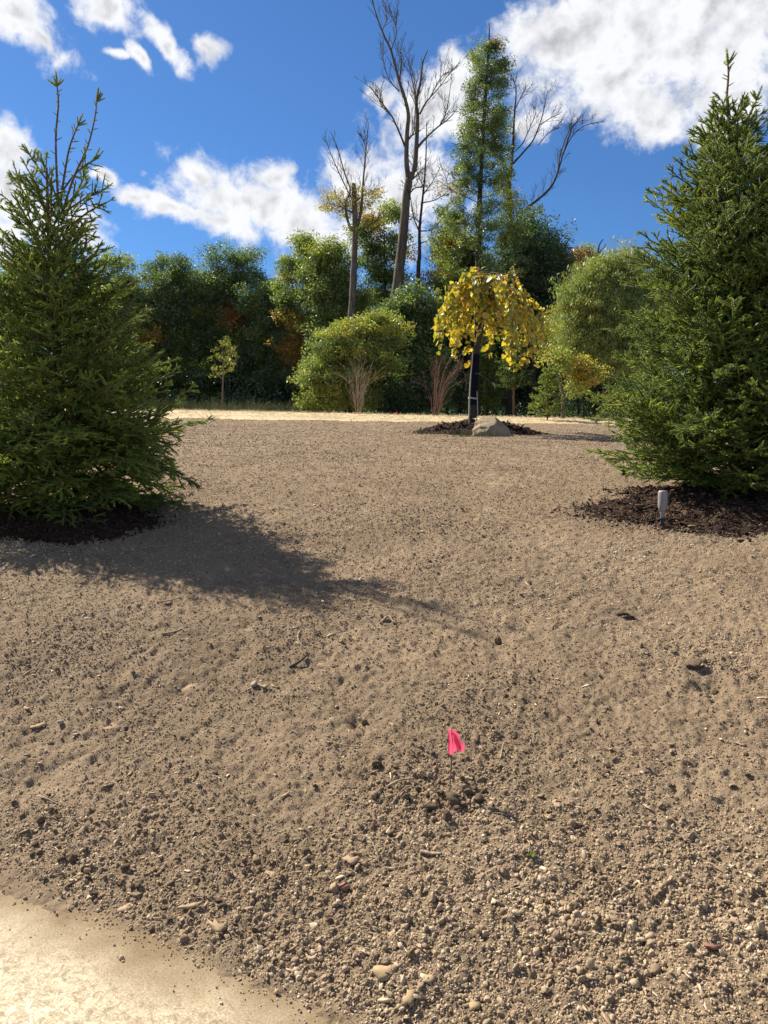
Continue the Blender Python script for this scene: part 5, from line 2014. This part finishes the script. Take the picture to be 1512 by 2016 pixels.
HEAP = 'clods heaped around the pink flag'
for (px, py, r, lb) in [(848, 1600, 17, 'largest rounded clod in the heap, left below the flag wire'), (893, 1588, 20, 'big clod at the centre of the heap below the flag wire'), (925, 1570, 13, 'dark clod on the right shoulder of the flag heap'),
                        (945, 1582, 12, 'clod at the right end of the flag heap'), (800, 1585, 11, 'clod at the left end of the flag heap')]:
    lump(px, py, r, lb, HEAP, sink=0.1)
for (px, py, r) in [(915, 1590, 10), (935, 1560, 10), (868, 1570, 10), (880, 1612, 10), (825, 1570, 9), (905, 1560, 9), (812, 1600, 8), (955, 1565, 8), (860, 1590, 9), (842, 1580, 8), (928, 1600, 8), (790, 1570, 7), (875, 1545, 7),
                    (745, 1512, 12), (780, 1520, 8), (838, 1535, 8), (910, 1540, 7), (880, 1625, 12), (900, 1600, 9), (855, 1625, 8)]:
    LOOSE.append((lump(px, py, r, 'small rough brown clod in the heap', HEAP), px, py))
_heap = MARKS[:]
MARKS[:] = [('largest rounded clod', 848, 1600), ('big central heap clod', 893, 1588), ('dark shoulder clod', 925, 1570)]
say_which('small heap clod')
MARKS[:] = _heap
lump(1362, 1322, 20, 'largest dark clod on the open soil below the spotlight', sink=0.2, squash=0.8)
lump(1408, 1352, 11, 'dark clod just below the largest open clod')
lump(1388, 1312, 9, 'small clod touching the right of the largest open clod')
lump(982, 1262, 10, 'dark clod at the tip of the spruce shadow')
lump(145, 1700, 14, 'rounded clod by the left rim of the patio', sink=0.1)
lump(248, 1718, 13, 'tan clod right of the rounded rim clod', sink=0.1)
lump(600, 1690, 12, 'clod left of the pale bark piece')
lump(715, 1420, 9, 'dark clod above and left of the flag')
RIMG = 'clods along the rim of the patio'
for k in range(60):
    t = RNG.uniform(0, 1)
    px = 60 + 560 * t + RNG.normal(0, 26)
    py = 1670 + 235 * t + RNG.normal(0, 26)
    LOOSE.append((lump(px, py, RNG.uniform(5.0, 9.5), 'brown clod banked along the rim', RIMG, sink=0.2), px, py))
say_which('small patio-rim clod')
OPENG = 'clods scattered over the open soil'
for k in range(70):
    px = RNG.uniform(20, 1500)
    py = RNG.uniform(1420, 1980)
    if px < 700 and py > 1640 + 0.40 * px:
        continue
    LOOSE.append((lump(px, py, RNG.uniform(4.5, 8), 'brown clod lying loose on the soil', OPENG, sink=0.3), px, py))

say_which('loose brown clod')
STONES = clod_meshes(2, 3, M_STONE, 0.45, False, 'stone')
lump(500, 1352, 11, 'pale rounded stone beside the torn dry leaf', None, STONES[0], None, 'stone', 'stone', 0.8)
lump(120, 1427, 8, 'small whitish angular stone low at the left', None, STONES[1], None, 'stone', 'stone', 0.9)
lump(283, 1602, 9, 'pale stone in the soil left of centre', None, STONES[2], None, 'stone', 'stone', 0.9)
lump(1412, 1027, 8, 'flat white stone at the shaded edge of the right mulch', None, STONES[0], None, 'stone', 'stone', 0.4)
lump(1208, 1700, 7, 'white pebble low at the right', None, STONES[1], None, 'stone', 'stone', 0.8)
lump(862, 1837, 7, 'white pebble near the bottom centre', None, STONES[2], None, 'stone', 'stone', 0.6)
lump(1222, 1965, 8, 'white pebble near the bottom right', None, STONES[0], None, 'stone', 'stone', 0.7)
lump(500, 1785, 9, 'pale stone on the rim of the patio', None, STONES[1], None, 'stone', 'stone', 0.8)


def flatpiece(px, py, w_px, h_px, rotz, label, mat, name, cat, thick=0.25, curl=0.1, lift=0.35, group=None):
    """a bark chip or dry leaf: irregular outline, curled, with thickness"""
    p = ground_at(px, py)
    s = p.y / F_PX
    n = 14
    a = np.arange(n) * 2 * math.pi / n
    rr = 1 + RNG.normal(0, 0.20, n)
    W, Hh = w_px * s * 0.45, h_px * s * 0.5 * 1.35
    X, Y = np.cos(a) * W * rr, np.sin(a) * Hh * rr
    th = thick * min(W, Hh)
    cz = curl * W * ((X / W) ** 2)
    top = np.stack([X, Y, cz + th], 1)
    bot = np.stack([X * 0.95, Y * 0.95, cz], 1)
    V = np.vstack([top, bot, [[0, 0, th * 1.05]], [[0, 0, 0]]])
    i = np.arange(n)
    j = (i + 1) % n
    F = [np.stack([i + n, j + n, j, i], 1), np.vstack([np.stack([i, j, np.full(n, 2 * n)], 1), np.stack([j + n, i + n, np.full(n, 2 * n + 1)], 1)])]
    o = link(name, np_mesh(name, V, F, [mat]))
    o.location = (p.x, p.y, p.z + 0.004)
    e_ = 0.06
    nrm = Vector((lz(p.x - e_, p.y) - lz(p.x + e_, p.y), lz(p.x, p.y - e_) - lz(p.x, p.y + e_), 2 * e_)).normalized()
    wob = Euler((RNG.normal(0, 0.10), RNG.normal(0, 0.10), rotz)) if thick > 0.12 else Euler((0, 0, rotz))
    o.rotation_euler = (nrm.to_track_quat('Z', 'Y').to_matrix() @ Matrix.Rotation(-nrm.to_track_quat('Z', 'Y').to_euler().z, 3, 'Z') @ wob.to_matrix()).to_euler()
    return tag(o, label, cat, group)


flatpiece(692, 1706, 44, 16, -0.5, 'pale bark piece, the longest on the foreground soil', M_CHIP, 'bark_piece', 'bark piece', 0.5)
flatpiece(675, 1760, 34, 12, 0.1, 'flat reddish bark piece below the pale one', M_CHIP_RED, 'bark_piece', 'bark piece', 0.35)
flatpiece(520, 1356, 24, 10, 0.4, 'torn pale dry leaf touching the rounded stone', M_DRYLEAF, 'dry_leaf', 'leaf', 0.15, 0.5)
flatpiece(540, 1350, 20, 8, -0.5, 'small curled dry leaf right of the torn leaf', M_DRYLEAF, 'dry_leaf', 'leaf', 0.15, 0.5)
flatpiece(248, 1790, 40, 15, 0.5, 'tan flat chip at the patio rim', M_CHIP, 'wood_chip', 'wood chip', 0.3)
flatpiece(378, 1798, 60, 8, 0.05, 'straight split stick-like chip on the patio rim', M_CHIP, 'wood_chip', 'wood chip', 0.8)
flatpiece(430, 1840, 46, 18, -0.4, 'curled grey-brown chip low on the patio rim', M_DRYLEAF, 'wood_chip', 'wood chip', 0.3, 0.4)
flatpiece(535, 1730, 44, 18, 0.3, 'broad dry leaf right of the patio rim', M_DRYLEAF, 'dry_leaf', 'leaf', 0.15, 0.4)
M_CRUST = rough_mat('dry_crust', (0.24, 0.175, 0.10), (0.38, 0.29, 0.175), 30, 0.95, 0.5, 0.004, 90)
flatpiece(757, 1935, 56, 22, 0.1, 'large flat crust of dried earth at the bottom edge', M_CRUST, 'earth_crust', 'crust', 0.35)
flatpiece(846, 1948, 34, 12, 0.35, 'narrow tilted crust of dried earth right of the large one', M_CRUST, 'earth_crust', 'crust', 0.5)
flatpiece(805, 1985, 34, 20, 0.9, 'upturned crust of dried earth below the large one', M_CRUST, 'earth_crust', 'crust', 0.5)
flatpiece(934, 1995, 30, 18, -0.9, 'crumbling crust of dried earth at the bottom, right of the upturned one', M_CRUST, 'earth_crust', 'crust', 0.6)
M_PAN = rough_mat('earth_pan', (0.16, 0.118, 0.078), (0.25, 0.19, 0.13), 14, 0.97, 0.6, 0.004, 60, None, 0.1)
for (px, py, w, h, a, lb) in [(388, 1338, 92, 46, 0.25, 'wide flat pan of smoothed earth left of the rounded pale stone'), (470, 1290, 60, 30, 0.1, 'smooth pan of earth above the rounded pale stone'), (640, 1300, 66, 34, -0.2, 'smooth pan of earth beside the thick dark stick'),
                             (225, 1425, 52, 26, 0.3, 'small pan of earth right of the whitish angular stone')]:
    o = flatpiece(px, py, w, h, a, lb, M_PAN, 'earth_crust', 'crust', 0.045, 0.0)
    o.location.z -= 0.003
M_ORANGE = leaf_mat('orange_leaf', [(0.0, (0.55, 0.24, 0.02)), (1.0, (0.62, 0.32, 0.03))], 0.4, 0.05, (1, 1, 1), 0.1)
flatpiece(246, 1339, 11, 5, 0.3, 'tiny orange leaf on the left soil', M_ORANGE, 'fallen_leaf', 'leaf', 0.1, 0.6)
flatpiece(835, 1577, 16, 5, 0.1, 'orange leaf scrap stuck in the flag heap', M_ORANGE, 'fallen_leaf', 'leaf', 0.2, 0.3)
flatpiece(76, 1425, 34, 10, 0.3, 'tan scrap of bark left of the whitish stone', M_CHIP, 'wood_chip', 'wood chip', 0.3)
M_PURPLE = rough_mat('purple_leaf', (0.14, 0.045, 0.06), (0.22, 0.08, 0.09), 60, 0.7, 0.2)
flatpiece(565, 1190, 14, 6, 0.2, 'dark reddish leaf inside the spruce shadow', M_PURPLE, 'fallen_leaf', 'leaf', 0.1, 0.4)
flatpiece(1110, 1780, 30, 9, -0.35, 'pale split chip right of the bottom centre', M_CHIP, 'wood_chip', 'wood chip', 0.6)
flatpiece(1165, 1945, 30, 9, -0.4, 'pale split chip near the bottom right corner', M_CHIP, 'wood_chip', 'wood chip', 0.6)
flatpiece(1400, 1868, 40, 9, 0.0, 'brown bark strip at the right', M_CHIP_RED, 'wood_chip', 'wood chip', 0.7)
CH = 'pale wood chips on the foreground soil'
for k in range(46):
    px, py = RNG.uniform(30, 1490), RNG.uniform(1360, 1990)
    if px < 700 and py > 1650 + 0.40 * px:
        continue
    LOOSE.append((flatpiece(px, py, RNG.uniform(12, 22), RNG.uniform(3.5, 6), RNG.uniform(-1.5, 1.5), 'short wood chip on the soil', [M_CHIP, M_DRYLEAF, M_CHIP][k % 3], 'wood_chip', 'wood chip', 0.5, 0.1, group=CH), px, py))


say_which('short tan wood chip')


def stick(pts, r_px, label, mat=None, group=None, name='stick', fork=False):
    P = []
    for (px, py, up) in pts:
        g = ground_at(px, py)
        P.append((g.x, g.y, g.z + up + 0.004))
    r = r_px * P[0][1] / F_PX
    P = np.array(P)
    c = np.array(P.mean(0))
    g = Geo()
    C = spline(P, 16)
    g.tube(C, np.linspace(r, r * 0.55, 16), 6, True, 0.08)
    if fork:
        d = (C[9] - C[4])
        q = np.array([C[6], C[6] + d * 0.7 + np.array([0, 0, 0.015]) + np.cross(d, [0, 0, 1]) * 0.45])
        g.tube(spline(q, 6), np.linspace(r * 0.6, r * 0.3, 6), 5)
    V0 = g.V
    g.V = [v - c for v in V0]
    o = g.build(name, mat or M_STICK)
    o.location = c
    return tag(o, label, 'stick', group)


stick([(1215, 1208, 0.005), (1235, 1209, .012), (1252, 1214, .004), (1264, 1219, 0)], 4.0, 'knobbly dark stick on the open soil below the spotlight', M_BARK_DARK, fork=True)
stick([(308, 1187, 0), (335, 1184, .01), (362, 1176, .004)], 1.9, 'pale dry stick at the edge of the spruce shadow')
stick([(318, 1252, 0), (340, 1246, .008), (358, 1240, 0)], 2.2, 'pale twig on the left soil below the shadow edge')
stick([(750, 1222, 0), (765, 1219, .015), (776, 1226, .01), (790, 1225, 0)], 2.6, 'curved pale root in the tip of the spruce shadow')
stick([(590, 1245, 0), (586, 1260, .015), (592, 1272, .012), (602, 1278, 0)], 1.5, 'thin pale root curling near the shadow')
stick([(45, 1335, 0), (70, 1322, .01), (100, 1320, .0)], 2.4, 'pale curved stick at the far left')
stick([(570, 1310, 0), (590, 1303, .015), (604, 1292, .01)], 3.4, 'thick dark stick across a scrape in the soil', M_BARK_DARK)
stick([(695, 1655, 0), (725, 1672, .03), (742, 1698, .02), (748, 1712, 0)], 1.6, 'long thin arching root right of the pale bark piece')
stick([(640, 1476, 0), (690, 1476, .01), (735, 1477, 0)], 1.7, 'long straight pale stalk left of the flag')
stick([(828, 1690, 0), (850, 1695, .006), (868, 1697, 0)], 4.0, 'thick brown twig below the flag heap')
stick([(75, 1573, 0), (95, 1582, .01), (120, 1588, 0)], 2.0, 'pale bent stalk at the left')
stick([(760, 1565, 0), (795, 1557, .02), (830, 1552, .0)], 2.6, 'pale root running into the flag heap from the left', None)
stick([(770, 1592, 0), (800, 1574, .02), (822, 1571, .01)], 1.8, 'thin root on the left flank of the flag heap')
stick([(985, 1500, 0), (992, 1480, .03), (1003, 1470, .01)], 1.8, 'short root sticking up right of the flag')
stick([(1038, 1660, .0), (1042, 1685, .01), (1040, 1700, .0)], 1.6, 'dead upright stalk by the green seedling')
stick([(1000, 1820, 0), (1010, 1840, .01), (1012, 1862, 0)], 3.4, 'dark twig standing across the lower soil', M_BARK_DARK)
stick([(1385, 1695, 0), (1402, 1705, .008), (1420, 1716, 0)], 2.2, 'pale straight stalk at the lower right')
STK = 'short pale stalks on the foreground soil'
for k in range(50):
    px, py = RNG.uniform(20, 1490), RNG.uniform(1330, 1960)
    if px < 700 and py > 1630 + 0.40 * px:
        continue
    a, L = RNG.uniform(0, 3.14), RNG.uniform(14, 34)
    dx, dy = math.cos(a) * L, math.sin(a) * L * 0.6
    LOOSE.append((stick([(px, py, 0), (px + dx * .5 + RNG.normal(0, 3), py + dy * .5 + RNG.normal(0, 3), RNG.uniform(.0, .015)), (px + dx, py + dy, 0)], RNG.uniform(1.0, 1.7), 'short dry stalk on the soil', None, STK), px, py))


say_which('short dry stalk')


# ------------------------------------------------------------------ small weeds
def weed(px, py, size_px, leaves, label, tint, tall=0.4, name='weed'):
    p = ground_at(px, py)
    s = p.y / F_PX
    L = size_px * s
    root = thing(name, label, 'plant', tuple(p))
    m, t, b, o = material('weed_leaf')
    m.node_tree.nodes.remove(b)
    df = t.n('ShaderNodeBsdfDiffuse')
    df.inputs[0].default_value = (*tint, 1)
    tr = t.n('ShaderNodeBsdfTranslucent')
    tr.inputs[0].default_value = (tint[0] * 1.3, tint[1] * 1.3, tint[2] * 0.6, 1)
    mx = t.n('ShaderNodeMixShader')
    mx.inputs[0].default_value = 0.45
    t.l(df.outputs[0], mx.inputs[1])
    t.l(tr.outputs[0], mx.inputs[2])
    t.l(mx.outputs[0], o.inputs[0])
    for k in range(leaves):
        a = k * 2.4 + RNG.normal(0, 0.2)
        l = L * RNG.uniform(0.7, 1.1)
        w = l * 0.30
        o_ = np.array([math.cos(a), math.sin(a), 0])
        sd = np.array([-math.sin(a), math.cos(a), 0])
        V, F = [], []
        for i in range(7):
            u = i / 6
            c = o_ * l * u * 0.9 + np.array([0, 0, l * (tall * u * 1.6 - tall * u * u)])
            ww = w * math.sin(math.pi * min(1, u * 0.9 + 0.1)) ** 0.7 if u < 1 else 0.002
            V += [c - sd * ww + np.array([0, 0, ww * .35 + RNG.normal(0, .05) * w]), c, c + sd * ww + np.array([0, 0, ww * .35 + RNG.normal(0, .05) * w])]
        for i in range(6):
            F += [(3 * i, 3 * i + 1, 3 * i + 4, 3 * i + 3), (3 * i + 1, 3 * i + 2, 3 * i + 5, 3 * i + 4)]
        g = Geo()
        g.add(V, F)
        g.build('leaf', m, root, True, False)


weed(1229, 934, 22, 8, 'bright green broad-leaved weed at the edge of the right mulch', (0.12, 0.22, 0.03), 0.55)
weed(1272, 928, 20, 8, 'bright green weed tucked under the boughs of the dense spruce', (0.11, 0.21, 0.03), 0.55)
weed(1046, 1702, 14, 6, 'tiny green seedling on the soil below the flag shadow', (0.14, 0.19, 0.04), 0.6, 'seedling')
weed(876, 1874, 6, 4, 'very tiny yellow-green seedling near the bottom centre', (0.22, 0.20, 0.03), 0.6, 'seedling')
